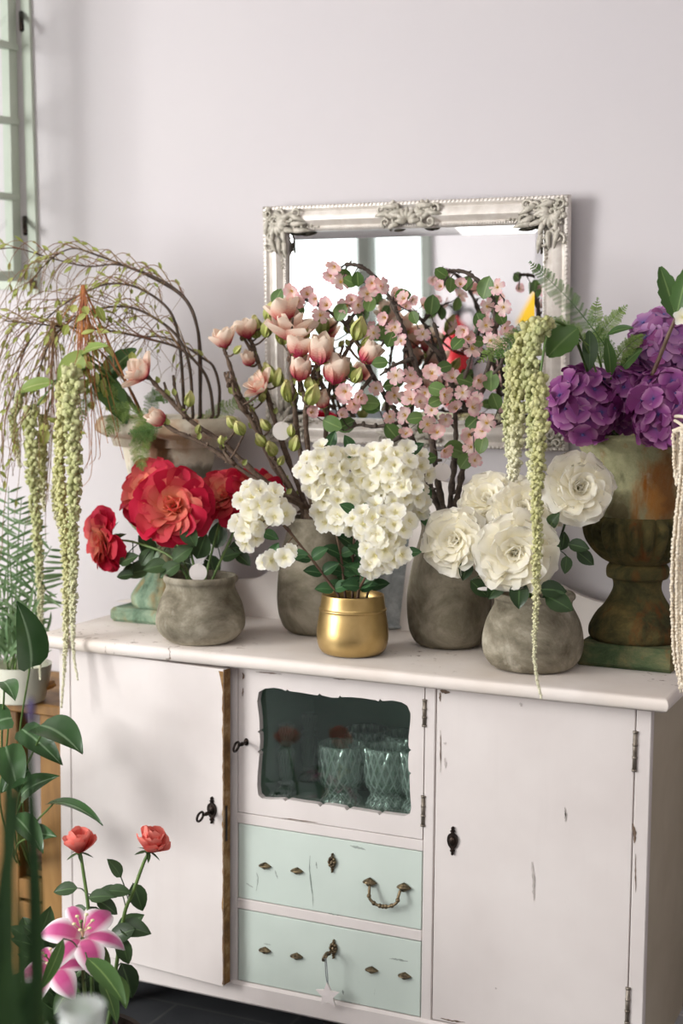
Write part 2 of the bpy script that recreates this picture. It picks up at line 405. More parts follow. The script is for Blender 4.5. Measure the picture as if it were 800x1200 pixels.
mUrnLG = stone('green_patina_urn', [(.28,'46523e'),(.42,'6a826c'),(.56,'90a48c'),(.72,'b0a580')], 12, .8, .9, 60, drip=[('98845c', .48, .62, .3, 13), ('3f5446', .62, .74, .6, 15)])
mUrnR = stone('mossy_urn', [(.28,'211f14'),(.44,'45432a'),(.58,'5f5634'),(.76,'867244')], 16, .9, .95, 70, drip=[('6e3f1c', .56, .70, .3, 14), ('1e2016', .58, .7, .5, 10)])
mUrnRT = stone('mossy_urn_upper', [(.26,'4c4a32'),(.42,'7b7a5b'),(.58,'989674'),(.76,'ab9e74')], 9, .8, .95, 70, drip=[('8a5522', .55, .68, .2, 12), ('35351f', .56, .68, .6, 9), ('a9a58c', .6, .75, .8, 20)], stains=[('7e4c1e', .07, .38, .03, .10, .8), ('3f2f18', -.02, .33, .035, .05, .7), ('a8743a', .05, .34, .02, .06, .6)])
mUrnRP = stone('mossy_urn_plinth', [(.26,'26301f'),(.42,'46563a'),(.58,'66684a'),(.76,'8d8150')], 16, .9, .95, 70, drip=[('7a4a20', .6, .72, .5, 12)])
mSage = paint('sage_paint', 'b9c2b2', 'c6cdbf', chip='dcdcd2', chips=.66)
mPine = stone('pine_wood', [(.3,'8a5f2c'),(.5,'a8763b'),(.7,'bb8a4e')], 3, .1, .6, 50)
def wood():
    t = NT('stained_pine'); n = t.noise(6, 5, .6, stretch=(3, 3, .35), dist=.6); c = t.ramp(n, [(.3,'6a4a24'),(.5,'8c6634'),(.72,'a67f48')])
    return t.done(t.bsdf(c, .55, bump=n, bd=.1))
mWood = wood()
mBark = plain('bark', '4a3a2e', .8, nz=90, c2='6d5a4a', bd=.5)
mBarkG = plain('grey_bark', '3e352d', .8, nz=90, c2='5d5147', bd=.5)
mTwig = plain('dark_twig', '3a2c22', .7, nz=60, c2='554436')
mStemG = plain('green_stem', '4d6a35', .5, nz=40, c2='66803f')
mStemD = plain('dark_green_stem', '2c3d22', .5)
mStemP = plain('purple_brown_stem', '5f4038', .5, nz=40, c2='75604a')
mRoseR = petal_mat('red_rose_petal', [(0,'f8d48c'),(.45,'f7b488'),(.8,'f3937a'),(1,'ec6f6c')], var=('c61c3e', .22, .82), streak=.3, trans=.35)
mRoseRin = mRoseR
mRoseW = petal_mat('white_rose_petal', [(0,'f2e6ac'),(.3,'fdf8e2'),(1,'fffdf6')], trans=.55)
mRoseC = petal_mat('coral_rose_petal', [(0,'d8574f'),(.6,'e8746a'),(1,'f09385')], trans=.28)
mMag = petal_mat('magnolia_petal', [(0,'a82e50'),(.20,'cc5066'),(.44,'eab09e'),(.68,'f7e0cd'),(1,'f8ead8')], streak=.6, trans=.35)
mBud = petal_mat('magnolia_bud', [(0,'8f9a4c'),(.5,'b9bf74'),(1,'cfc78c')], trans=.1)
mPink = petal_mat('pink_blossom_petal', [(0,'efcf90'),(.2,'f9e2d6'),(.6,'f9dcd8'),(1,'f2bcc4')], trans=.42, var=('f3c4ba', .5))
mWhiteF = petal_mat('white_blossom_petal', [(0,'e4e2a4'),(.25,'fbf7e0'),(1,'fefdf6')], trans=.45)
mHyd = petal_mat('purple_hydrangea_petal', [(0,'5f5c9c'),(.2,'8c4c90'),(.6,'a05296'),(1,'c890bc')], trans=.3, var=('742a68', .35, .95))
mHydL = petal_mat('mauve_hydrangea_petal', [(0,'8080c0'),(.3,'ac7cba'),(.7,'c492c2'),(1,'cfa4ca')], trans=.3, var=('a0468a', .5))
mLily = petal_mat('lily_petal', [(0,'f1e4e2'),(.14,'d66a9c'),(.5,'cc5490'),(.85,'d98ab2'),(1,'f6e6ec')], edge=('faf0f3', .40, .86), trans=.25)
mYellow = plain('yellow_stamen', 'c9a23a', .7)
mCream = plain('cream_filament', 'e6dcae', .6)
mAma = NT('green_amaranth'); 
def ama_mat(name, a, b, tip, sh='7c8450'):
    t = NT(name); at = t.n('ShaderNodeAttribute', attribute_name='Col'); sp = t.n('ShaderNodeSeparateColor'); t.l(at.outputs['Color'], sp.inputs[0])
    c = t.mix(sp.outputs[1], a, b); c = t.mix(t.ramp(sp.outputs[0], [(.55,'000000'),(1,'ffffff')]), c, tip)
    n = t.noise(230, 2, .6); c = t.mix(t.ramp(n, [(.45,'000000'),(.66,'666666')]), c, sh)
    return t.done(t.bsdf(c, .85, bump=n, bd=.9, bdist=.003, spec=.15))
bpy.data.materials.remove(mAma.m)
mAma = ama_mat('green_amaranth', 'a4a873', 'c9ca9a', 'e6e2ca')
mAmaY = ama_mat('yellow_amaranth', 'b3b379', 'd2cf9e', 'e6e2c8')
mAmaW = ama_mat('cream_fringe', 'e2d4bc', 'f0e6d4', 'ece0cc', 'c4ad8c')
mLfD = leaf_mat('dark_leaf', '2c4026', '465e3a', '5c784c', .38)
mLfG = leaf_mat('green_leaf', '3a5a2c', '587a3c', '7d9a58', .42)
mLfS = leaf_mat('spray_leaf', '2f5230', '477044', '64885a', .42)
mLfR = leaf_mat('olive_round_leaf', '4d6b36', '6a8748', '87a060', .45)
mLfY = leaf_mat('yellow_green_leaf', '94a04a', 'b7bd6a', 'c6cb86', .5, .35)
mLfA = leaf_mat('anthurium_leaf', '34522e', '4c6e42', '86a27c', .26)
mLfP = leaf_mat('palm_leaf', '587a4c', '88a478', None, .5, .35)
mLfB = leaf_mat('pale_broad_leaf', '7d9a4c', 'a3b868', 'c2c98a', .45, .35)
mFern = leaf_mat('fern_green', '7c9a4c', 'a6bf70', None, .6, .4)
mFernD = leaf_mat('fern_dark_green', '557a3e', '7a9c54', None, .6, .4)
mIris = leaf_mat('iris_leaf', '253c22', '38522e', None, .4, .25)
mOrange = plain('orange_tendril', 'b5763a', .6, nz=20, c2='9d5a3c')
mTend = plain('red_brown_tendril', '7c5140', .6, nz=20, c2='8f7a4a')
mDry = leaf_mat('dry_orange_leaf', 'b98347', 'cf9f62', 'a4703c', .6)
mPotW = plain('cream_pot', 'dcdccb', .4)
mWoven = stone('woven_pink_pot', [(.3,'6e3f38'),(.5,'96665a'),(.7,'b89484')], 30, .6, .9, 90)
mPotD = plain('dark_pot', '2d221b', .6, nz=20, c2='3b2d22')
mTag = plain('paper_tag', 'e8e2de', .8)
mRed = plain('extinguisher_red', 'b01820', .3)
mBlackP = plain('black_plastic', '191919', .4)
mYel = plain('sign_yellow', 'e8b818', .5)
mGreyF = plain('grey_green_window_frame', '7c8078', .5)

# ------------------------------------------------------------------ room
YW, YF, XL, XR, ZC = 3.30, -1.6, -4.9, 1.9, 2.9
def struct(name, lo, hi, m):
    mb = MB(); box(mb, lo, hi); return tag(mb.build(name, m, smooth=False), kind='structure')
struct('floor', (XL-.1, YF-.1, -.1), (XR+.1, YW+.1, 0), mFloor)
struct('ceiling', (XL-.1, YF-.1, ZC), (XR+.1, YW+.1, ZC+.1), mCeil)
struct('wall_back', (XL-.1, YW, 0), (XR+.1, YW+.1, ZC), mWall)
struct('wall_right', (XR, YF, 0), (XR+.1, YW, ZC), mWall)
struct('wall_left', (XL-.1, YF, 0), (XL, YW, ZC), mWall)
struct('baseboard_back', (XL, YW-.012, 0), (XR, YW, .08), plain('baseboard_paint', 'e6e2de', .5))

# mirror pose (needed for what it shows)
MT, MBt = 1.933, 1.362
mxl, mxr = -1.70, -0.936
TILT = radians(2.2)
mMx = M.Translation((0, YW-.012, MBt)) @ M.Rotation(TILT, 4, 'X')   # local: x = world x, z up the frame, -y out of the wall
mN = (mMx.to_3x3() @ V((0,-1,0))).normalized()
mP0 = mMx @ V((0, -.012, 0))
def reflect(px, py, Y):
    d = ray(px, py).normalized(); t = (mP0-EYE).dot(mN)/d.dot(mN); h = EYE+d*t
    r = d-2*d.dot(mN)*mN; return h+r*((Y-h.y)/r.y)

# front wall with a wide window, seen only in the mirror
wx0, wx1 = reflect(345, 330, YF).x-.55, reflect(506, 330, YF).x
wz0, wz1 = .35, 2.6
mb = MB()
box(mb, (XL-.1, YF-.1, 0), (wx0, YF, ZC)); box(mb, (wx1, YF-.1, 0), (XR+.1, YF, ZC))
box(mb, (wx0, YF-.1, 0), (wx1, YF, wz0)); box(mb, (wx0, YF-.1, wz1), (wx1, YF, ZC))
tag(mb.build('wall_front', mWall, smooth=False), kind='structure')
w = thing('window_2', (wx0, YF, wz0), kind='structure')
mb = MB()
xm = reflect(427, 330, YF).x
for a, b in ((wx0, wx0+.06), (xm-.045, xm+.045), (wx1-.07, wx1)): box(mb, (a, YF-.08, wz0), (b, YF+.02, wz1), .004)
for a, b in ((wz0, wz0+.07), (wz1-.07, wz1)): box(mb, (wx0, YF-.08, a), (wx1, YF+.02, b), .004)
mb.build('window_frame', mGreyF, w, smooth=False)
mb = MB(); box(mb, (wx0+.05, YF-.045, wz0+.05), (wx1-.06, YF-.04, wz1-.05)); mb.build('pane', mWinPane, w, smooth=False)

# fire extinguisher on the front wall, seen in the mirror
p = reflect(541, 372, YF); ex = V((p.x, YF+.10, p.z-.30))
t = thing('fire_extinguisher', ex, 'red fire extinguisher with black hose fixed to the far wall, seen in the mirror', 'fire extinguisher')
mb = MB(); lathe(mb, smoothprof([(ex.z-.20,.02),(ex.z-.2,.07),(ex.z-.17,.077),(ex.z+.20,.077),(ex.z+.26,.055),(ex.z+.29,.026),(ex.z+.31,.024)], 3), ex, 20); mb.build('cylinder', mRed, t)
mb = MB(); box(mb, (ex.x-.03, ex.y-.02, ex.z+.30), (ex.x+.03, ex.y+.02, ex.z+.36), .006); box(mb, (ex.x-.09, ex.y-.012, ex.z+.36), (ex.x+.05, ex.y+.012, ex.z+.385), .004); mb.build('valve', mBlackP, t)
mb = MB(); tube(mb, spline([ex+V((.03,0,.34)), ex+V((.10,0,.34)), ex+V((.13,.02,.2)), ex+V((.10,.05,-.05))], 6), .012, n=8); mb.build('hose', mBlackP, t)
mb = MB(); box(mb, (ex.x-.05, YF+.001, ex.z-.1), (ex.x+.05, YF+.022, ex.z+.2)); mb.build('bracket', mBlackP, t)
p = reflect(634, 352, YF); s_ = .13
mb = MB(); plate(mb, [(p.x-s_*1.15, p.z-s_), (p.x+s_*1.15, p.z-s_), (p.x, p.z+s_)], YF+.001, YF+.006)
tag(fixn(mb.build('warning_sign', mYel, smooth=False)), 'yellow triangular warning sign on the far wall, seen in the mirror', 'sign')

# ------------------------------------------------------------------ old sage window on the left
w = thing('window_1', P(40, 335, YW), kind='structure')
def bar(mb, a, b, w_, d_, side, out):      # bar from a to b; side and out are the half extents' directions
    a, b, side, out = V(a), V(b), V(side).normalized(), V(out).normalized()
    vs = [q+side*(i*w_/2)+out*(j*d_) for q in (a, b) for i in (-1,1) for j in (0,1)]
    mb.add(vs, [(0,1,3,2),(4,6,7,5),(0,4,5,1),(2,3,7,6),(0,2,6,4),(1,5,7,3)])
mb = MB()
a, b = P(30.5, -45, YW), P(42.5, 345, YW)
bar(mb, a, b, .026, .012, (1,0,0), (0,-1,0))
mb.build('window_frame', mSage, w, smooth=False)
mb = MB(); a, b = P(-60, 334, YW), P(47, 334, YW)
bar(mb, a, b, .024, .012, (0,0,1), (0,-1,0)); fixn(mb.build('window_sill', mSage, w, smooth=False))
xs = P(23.5, 200, YW-.016).x
mb = MB()
def sline(ya, yb):           # a rail of the open sash through photo points (2,ya) and (20,yb)
    A, B = PX(2, ya, xs), PX(20, yb, xs)
    k = (B.z-A.z)/(B.y-A.y); return lambda y: V((xs, y, A.z+k*(y-A.y)))
r1, r2, r3, r4 = sline(50.5, 55.5), sline(139.5, 142.2), sline(229, 231.2), sline(323.5, 323.5)
y0, y1 = YW-.016, YW-.46
dtop = r1(y0)+V((0,0,.6)), r1(y1)+V((0,0,.6))
for f_, wd in ((r1, .017), (r2, .017), (r3, .017), (r4, .026)): bar(mb, f_(y0), f_(y1), wd, .022, (0,0,1), (-1,0,0))
for ya, wd in ((y0-.016, .034), ((y0+y1)/2-.04, .018), (y1+.016, .034)): bar(mb, r4(ya)-V((0,0,.012)), r1(ya)+V((-.012,0,.55)), wd, .024, (0,1,0), (-1,0,0))
sa = fixn(mb.build('sash', mSage, w, smooth=False))
mb = MB(); vs = [r4(y0)+V((-.01,0,0)), r4(y1)+V((-.01,0,0)), r1(y1)+V((-.01,0,.5)), r1(y0)+V((-.01,0,.5))]; mb.add(vs, [(0,1,2,3)])
mb.build('pane', mWinPane, sa, smooth=False)
for ya, yb in ((15, 35), (255, 274)):
    mb = MB(); a, b = P(24.5+.01*ya+(1.8 if ya > 99 else 0), ya, YW-.014), P(25.2+.01*yb+(1.8 if ya > 99 else 0), yb, YW-.052); tube(mb, [a, a.lerp(b,.5), b], .0065, n=8); mb.build('hinge', mIron, w)

# ------------------------------------------------------------------ sideboard
CT, YB = .924, 3.258
XA, XB = -2.022, -.628
Z0, ZT = .122, .8965
YFr = 2.84
sb = thing('sideboard', (-1.325, 3.05, 0), 'white distressed wooden sideboard with two mint drawers and small glazed door', 'sideboard')
mb = MB()
box(mb, (XA, YFr+.02, Z0), (XA+.022, YB-.02, ZT)); box(mb, (XB-.022, YFr+.02, Z0), (XB, YB-.02, ZT), mi=1)
mb.add([(XB+.0004, YFr+.02, Z0), (XB+.0004, YB-.02, Z0), (XB+.0004, YB-.02, ZT), (XB+.0004, YFr+.02, ZT)], [(0,1,2,3)], mi=1)
box(mb, (XA, YB-.02, Z0), (XB, YB-.012, ZT)); box(mb, (XA+.022, YFr+.03, Z0), (XB-.022, YB-.02, Z0+.04))
for x in (-1.566, -1.103): box(mb, (x, YFr+.03, Z0+.04), (x+.022, YB-.02, ZT))
mb.build('carcass', [mDark, mSide], sb, smooth=False)
mb = MB()                    # face frame
for a, b in ((XA, -1.991), (-1.568, -1.5465), (-1.1025, -1.0790), (-.6585, XB)): box(mb, (a, YFr, Z0), (b, YFr+.022, ZT), .002)
box(mb, (XA, YFr-.006, Z0-.004), (XB, YFr+.022, .1685), .006)
for a, b in ((.5335, .5575), (.337, .3605)): box(mb, (-1.5465, YFr, a), (-1.1025, YFr+.022, b), .0015)
mb.build('face_frame', mWhite, sb, smooth=False)
mb = MB()                    # top with a rounded front and side edge
xa, xb, yf = -2.062, -.588, 2.796
n = 7; prof = [(CT-.0315, .012)] + [(CT-.0157-.0157*cos(pi*k/n), .012*(1-sin(pi*k/n))) for k in range(1, n)] + [(CT, .010)]
loops = [[(xa+i, yf+i), (xb-i, yf+i), (xb-i, YB), (xa+i, YB)] for z, i in prof]
vs = [(x, y, z) for (z, i), l in zip(prof, loops) for x, y in l]; fs = []
for k in range(len(prof)-1):
    for j in range(4): fs.append((k*4+j, k*4+(j+1)%4, k*4+4+(j+1)%4, k*4+4+j))
fs += [(3,2,1,0), tuple(len(vs)-4+j for j in range(4))]; mb.add(vs, fs)
mb.build('top', mTopP, sb, sharp=40)
# scalloped back board
pts = [P(x, y, 3.238) for x, y in ((135,705),(200,694),(245,684),(275,680),(300,677.5),(314,670),(324,656),(330,640),(335,624),(333,611),(327,603),(330,594),(352,586),(400,572),(470,562),(540,568),(585,590),(600,622),(618,660),(640,683),(655,686),(667,692),(676,696),(685,700),(700,705),(715,707.5),(750,711),(790,717))]
poly = [(p.x, p.z) for p in spline([V((p.x, 0, p.z)) for p in pts], 5)]
poly = [(-2.02, CT), (-2.02, poly[0][1])] + poly + [(poly[-1][0]+.02, CT)]
mb = MB(); plate(mb, poly, 3.238, 3.256); fixn(mb.build('back_board', mSplash, sb, sharp=40))
for x in (XA+.05, XB-.05, -1.325):
    for y in (YFr+.06, YB-.06):
        mb = MB(); lathe(mb, [(0,.02),(.01,.026),(.06,.024),(.1,.034),(Z0+.002,.036)], (x,y), 16); mb.build('foot', mDark, sb)

# --- hardware
def escutcheon(par, c, h, mat, Mx=None, keyed=True, flower=False):
    mb = MB(); mm = (Mx or M.Identity(4))
    k = h/2
    out = [(0,1),(.08,.94),(.12,.86),(.07,.78),(.14,.72),(.17,.66),(.10,.58),(.13,.52),(.28,.42),(.36,.25),(.385,.05),(.36,-.15),(.28,-.35),(.16,-.5),(.10,-.58),(.17,-.66),(.14,-.74),(.06,-.8),(.10,-.88),(.06,-.96),(0,-1)]
    out = out + [(-a,b) for a,b in out[-2:0:-1]]
    loc = [(a*k, b*k) for a,b in out]
    q = MB(); plate(q, loc, 0, -.004)
    vs = [mm @ (V(c)+V((x,y,z))) for x,y,z in q.v]; mb.add(vs, q.f)
    q = MB(); ball(q, (0,0,0), 1, nu=12, nv=6)
    mb.add([mm @ (V(c)+V((x*k*.26, y*.006-.003, z*k*.36))) for x,y,z in q.v], q.f)
    for sz, sx in ((.66,.10),(-.66,.10),(.88,.07),(-.88,.07)):
        mb.add([mm @ (V(c)+V((x*k*sx, y*.004-.004, z*k*.08+sz*k))) for x,y,z in q.v], q.f)
    if flower:
        for a in range(8):
            A = a*pi/4; mb.add([mm @ (V(c)+V((x*k*.16+k*.3*cos(A), y*.005-.004, z*k*.2+k*.1+k*.42*sin(A)))) for x,y,z in q.v], q.f)
    return fixn(mb.build('keyhole_plate', mat, par))
def key(par, c, mat, Mx=None, L=.045, r=.013, turn=0.0):
    mb = MB(); mm = Mx or M.Identity(4); c = V(c)
    tube(mb, [mm @ c, mm @ (c+V((0,-L,0)))], .0032, n=8)
    tube(mb, [mm @ (c+V((0,-L*.5,0))), mm @ (c+V((0,-L*.62,0)))], .0048, n=8)
    ct = c+V((0,-L-r*.9,0)); side = V((cos(turn),0,sin(turn)))
    pts = [mm @ (ct+V((0,cos(a)*r,0))*1.0+side*(sin(a)*r*.95)) for a in [2*pi*k/18 for k in range(19)]]
    tube(mb, pts, .0028, n=6, cap=False)
    return mb.build('key', mat, par)
def hinge(par, x, z0, z1, y):
    mb = MB(); tube(mb, [V((x,y,z0)), V((x,y,(z0+z1)/2)), V((x,y,z1))], .0045, n=8)
    for z in (z0, (z0*2+z1)/3, (z0+z1*2)/3, z1): tube(mb, [V((x,y,z-.002)), V((x,y,z+.002))], .0055, n=8)
    return mb.build('hinge', mHinge, par)
def chip(mb, pts, w_, seed=0, Mx=None, mi=1, off=.0007):
    """a jagged worn patch along a photo polyline on the front"""
    rr = random.Random(seed); q = spline([P(x, y, YFr) for x, y in pts], 6); s_ = .00188; L = []; Rr = []
    for i, p in enumerate(q):
        d = (q[min(i+1,len(q)-1)]-q[max(i-1,0)]).normalized(); n_ = V((-d.z, 0, d.x)); e = w_*s_*sin(pi*(.08+.84*i/(len(q)-1)))*.5
        L.append(p+n_*e*rr.uniform(.3,1.3)); Rr.append(p-n_*e*rr.uniform(.3,1.3))
    vs = [(v.x, YFr-off, v.z) for v in L+Rr]; n = len(L)
    mb.add(vs, [(i, i+1, n+i+1, n+i) for i in range(n-1)], mi=mi)
# right door
zd0, zd1 = .1705, .8895
mb = MB(); box(mb, (-1.0765, YFr+.0005, zd0), (-.6605, YFr+.022, zd1), .0015)
for k, (pts, w_, mi) in enumerate((([(515.5,809),(519,810),(527,811.5)],4.5,1),([(515.6,811),(515.4,816),(515.6,822)],2.2,1),([(516,856),(516,880),(516,905)],1.3,1),([(661.5,946),(662.5,955),(662,963)],2.6,2),([(662.3,950),(662.4,958)],1.4,1),([(623,1010),(625,1035),(625,1055)],3.5,2),([(741,965),(743.5,975),(743,988)],4,1),([(744.5,1000),(744.5,1020),(744.6,1046)],1.6,1),([(520,870),(522,872)],4,2),([(521,888),(522,900)],3,2),([(609,823),(611,828)],3,2),([(516,1193),(530,1196),(545,1198)],2.2,1),([(580,1157),(582,1159)],3,2))): chip(mb, pts, w_, k, mi=mi)
d = mb.build('door', [mWhite, mChip, mScuff], sb, smooth=False); d['label'] = 'plain white door at the right end'
p = P(530.5, 985, YFr); escutcheon(d, (p.x, YFr, p.z), .062, mIron)
for a, b in ((858,903),(1160,1200)): q, r = P(747, a, YFr), P(746, b, YFr); hinge(d, -.6595, r.z, q.z, YFr-.001)
# left door, standing ajar
hx, ph = -1.9895, radians(5.5)
fx = P(262, 960, YFr-.42*sin(ph)).x; wd = (fx-hx)/cos(ph)
DM = M.Translation((hx, YFr, 0)) @ M.Rotation(-ph, 4, 'Z')
mb = MB(); box(mb, (0, 0, zd0-.004), (wd, .026, zd1-.002), .0015, DM)
mb.add([DM @ V(q) for q in ((wd+.0006,.001,zd0),(wd+.0006,.0255,zd0),(wd+.0006,.0255,zd1-.003),(wd+.0006,.001,zd1-.003))], [(0,1,2,3)], mi=1)
rr = random.Random(3); zs = [zd0+.002+(zd1-zd0-.008)*k/60 for k in range(61)]; vs = []    # chipped strip along the free edge
for z in zs: vs += [DM @ V((wd-.0012-abs(noise.noise(V((z*38,0,5))))*.007-(.012*max(0, (z-zd1+.05)/.05))**1.0, -.0006, z)), DM @ V((wd+.0004, -.0006, z))]
mb.add(vs, [(2*k, 2*k+1, 2*k+3, 2*k+2) for k in range(60)], mi=1)
d = mb.build('door', [mWhite, mRaw], sb, smooth=False); d['label'] = 'white door standing ajar at the left end with worn raw edge'
q = P(249, 949, YFr-.39*sin(ph)); lx = (q.x-hx)/cos(ph)
escutcheon(d, (lx, 0, q.z), .062, mIron, DM); key(d, (lx, -.004, q.z-.003), mIron, DM, .032, .0115, 1.35)
mb = MB(); box(mb, (wd+.0007, .006, .50), (wd+.0016, .014, .58), 0, DM); mb.build('lock_plate', mIron, d, smooth=False)
# glazed door
mb = MB()
o1 = [(-1.5445, .5595), (-1.1045, .5595), (-1.1045, .8895), (-1.5445, .8895)]
cut = [(301,822),(303,811),(310,807),(321,806),(330,807.5),(334.5,809.6),(336,807.8),(339,810),(351,811.5),(365,814),(372,815),(374,812.9),(377,815),(388,817.5),(396,817.8),(398,815.2),(400.5,817),(412,817),(425,818.3),(440,820.6),(443,822),(445,819.2),(448,821.5),(460,821),(470,823),(477,827),(480.8,836),(480.5,846),(478.6,862),(478.3,873),(479,877),(481.6,879),(479,881),(478,890),(478.2,900),(479,904),(481.5,906),(479.6,908.5),(480,925),(481.5,946),(480,954),(474,956.5),(462,955),(447,953),(444.5,955.5),(442,953),(430,951),(410,947.8),(406,950),(403,946.5),(388,943.5),(378,943),(375,945.5),(372,942.5),(352,939.5),(338,937),(334,939),(331,936.5),(318,937),(307,936),(302.5,932),(301,922),(301.8,905),(303.5,886),(304,883.5),(301.2,881),(303.8,879),(304.6,868),(304,860),(301.5,857.5),(304,855.5),(303.5,842)]
cut = [(P(x, y, YFr).x, P(x, y, YFr).z) for x, y in cut]
plate(mb, o1, YFr+.0005, YFr+.018, [cut])
for k, (pts, w_) in enumerate((([(284,788),(285.5,792),(284.5,796)],2.6),([(285,806),(284.5,811),(284,816)],2.2),([(300,787.5),(315,788.6),(330,790)],1.6),([(390,795),(405,796.5)],1.4),([(330,958.2),(350,961),(372,963.8)],1.3))): chip(mb, pts, w_, k)
d = fixn(mb.build('door', [mWhite, mChip], sb, smooth=False)); d['label'] = 'small door glazed behind a scalloped opening'
mb = MB(); box(mb, (-1.535, YFr+.019, .57), (-1.115, YFr+.0215, .88)); mb.build('pane', mPane, d, smooth=False)
q = P(288.5, 869.5, YFr); key(d, (q.x, YFr, q.z), mIron, None, .036, .0115, 1.35)
mb = MB(); ball(mb, (q.x, YFr, q.z), .006, nu=8, nv=5, sq=1.5); mb.build('keyhole_plate', mIron, d)
for a, b in ((821,851),(934,968)): u, v = P(501.5, a, YFr), P(501.5, b, YFr); hinge(d, -1.1035, v.z, u.z, YFr)
# inside of the glazed bay
mb = MB(); A = (-1.543, YFr+.03); B = (-1.106, YB-.04)
box(mb, (A[0], A[1], .545), (B[0], B[1], .556)); box(mb, (A[0], B[1]-.006, .556), (B[0], B[1], .893))
box(mb, (A[0], A[1], .556), (A[0]+.004, B[1], .893)); box(mb, (B[0]-.004, A[1], .556), (B[0], B[1], .893)); box(mb, (A[0], A[1], .888), (B[0], B[1], .893))
mb.build('green_shelf_lining', mGreenIn, sb, smooth=False)
# drawers
def lozenge(mb, c, w_, h_, Mx=None):
    q = MB(); ball(q, (0,0,0), 1, nu=14, nv=8)
    vs = []
    for x,y,z in q.v:
        t_ = abs(x); f_ = (1-t_**.8*.35)
        vs.append(V((c[0]+x*w_, c[1]-abs(y)*.012*(1+.3*cos(z*6)), c[2]+z*h_*(1-abs(x))**.25*f_)))
    mb.add(vs, q.f)
def handle(par, xa, xb, za, zb):
    mb = MB()
    lozenge(mb, (xa, YFr-.001, za), .0165, .0105); lozenge(mb, (xb, YFr-.001, zb), .0165, .0105)
    dz = .030; pts = [V((xa+.004,YFr-.012,za-.004)), V((xa+.006,YFr-.018,za-.016)), V((xa+.008,YFr-.021,za-.028)), V((xa+.022,YFr-.022,za-dz-.008)), V(((xa+xb)/2,YFr-.022,(za+zb)/2-dz-.011)), V((xb-.022,YFr-.022,zb-dz-.008)), V((xb-.008,YFr-.021,zb-.028)), V((xb-.006,YFr-.018,zb-.016)), V((xb-.004,YFr-.012,zb-.004))]
    sp_ = spline(pts, 5); tube(mb, sp_, .0032, n=8)
    for k in (8, 14, 18, 20, 22, 26, 32): ball(mb, sp_[k], .0052, nu=8, nv=5)
    return mb.build('handle', mBrass, par)
def drawer(z0, z1, lz, esc, hnd):
    mb = MB(); box(mb, (-1.5445, YFr+.001, z0), (-1.1045, YFr+.02, z1), .0012)
    box(mb, (-1.535, YFr+.02, z0+.01), (-1.115, YFr+.30, z0+.02))
    ch = (([(363,1003),(362.5,1020),(366,1050),(366.5,1063)],1.6),([(370,1010),(371,1018)],2),([(300,1022),(302,1030),(300,1044)],1.6),([(288,1035),(296,1040)],2.2),([(306,1018),(312,1016),(317,1021)],1.6),([(322,1020),(325,1030)],2),([(410,991),(418,993),(428,996)],3.4)) if hnd else (([(456,1123.5),(465,1124.5),(478,1127)],2.4),([(309,1106),(317,1107.5)],1.8),([(401,1160),(402,1166)],3),([(384,1070),(396,1073)],2),([(494,1129),(496,1132)],2))
    for k, (pts, w_) in enumerate(ch): chip(mb, pts, w_, k, mi=1, off=.0003-.001)
    d = mb.build('drawer', [mMint, mChipM], sb, smooth=False)
    for x, y in lz:
        p = P(x, y, YFr); mb = MB(); lozenge(mb, (p.x, YFr+.001, p.z), .0155, .0082); mb.build('handle_mount', mBrass, d)
    p = P(*esc, YFr); escutcheon(d, (p.x, YFr+.001, p.z), .044, mBrass, None, flower=True)
    if hnd:
        a, b = P(433.5, 1033.5, YFr), P(473.5, 1039.5, YFr); handle(d, a.x, b.x, a.z, b.z)
    return d, p
d1, _ = drawer(.362, .532, [(310.5,1014.5),(348,1020.5)], (389.5,1011), True)
d2, kp = drawer(.170, .335, [(310.5,1113.5),(347.5,1120.5),(435.5,1136.5),(474,1143.5)], (391,1112), False)
d1['label'] = 'upper mint drawer with a drooping handle'; d2['label'] = 'lower mint drawer with a key'
key(d2, (kp.x-.003, YFr-.004, kp.z-.004), mBrass, None, .024, .010, 1.2)
# star hung on the drawer key
st = P(384, 1166, YFr-.034); kb = V((kp.x-.003, YFr-.034, kp.z-.009))
t = thing('star_ornament', st, 'flat white star hanging by grey cord from lower drawer key', 'ornament')
mb = MB(); pl = []
for k in range(10):
    a = pi/2+k*pi/5+.06; r_ = .0285 if k % 2 == 0 else .0135; pl.append((st.x+r_*cos(a), st.z+r_*sin(a)))
plate(mb, pl, st.y-.003, st.y+.003); fixn(mb.build('star', mStar, t, smooth=False))
mb = MB()
for s_ in (-.0015, .0015): tube(mb, spline([kb+V((s_,-.002,0)), kb.lerp(st,.5)+V((s_*1.3,0,0)), st+V((0,0,.022))], 5), .0011, n=5)
mb.build('cord', mCord, t)

# --- glassware behind the pane
def tumbler_mesh():
    mb = MB(); r = .0385
    pr = [(0,.027),(.002,.032),(.010,.0325),(.020,.026),(.026,.0265),(.034,.033),(.05,.0375),(.075,r),(.098,r),(.1,r-.001),(.1,r-.003),(.097,r-.004),(.05,.034),(.034,.027),(.028,.01)]
    def lb(i, a):
        z = pr[i][0]
        if i < 5: return .05*abs(cos(a*6))
        if i in (5,6,7): return .035*abs(sin(a*9+i*1.57))
        return 0
    pr2 = []
    for (a,b),(c,d) in zip(pr[:-1], pr[1:]): pr2 += [(a,b), ((a+c)/2,(b+d)/2)]
    pr2.append(pr[-1])
    def lb2(i, a):
        z, r_ = pr2[i]
        if i > 18: return 0
        if z < .024: return .09*abs(cos(a*6))
        return .042*(abs(sin(a*9+z*260))+abs(sin(a*9-z*260)))-.03
    pr2 = [(a*1.42, b*1.36) for a, b in pr2]; lathe(mb, pr2, (0,0), 72, 1, lb2); return mb.mesh('tumbler', mTumbler)
tm = tumbler_mesh()
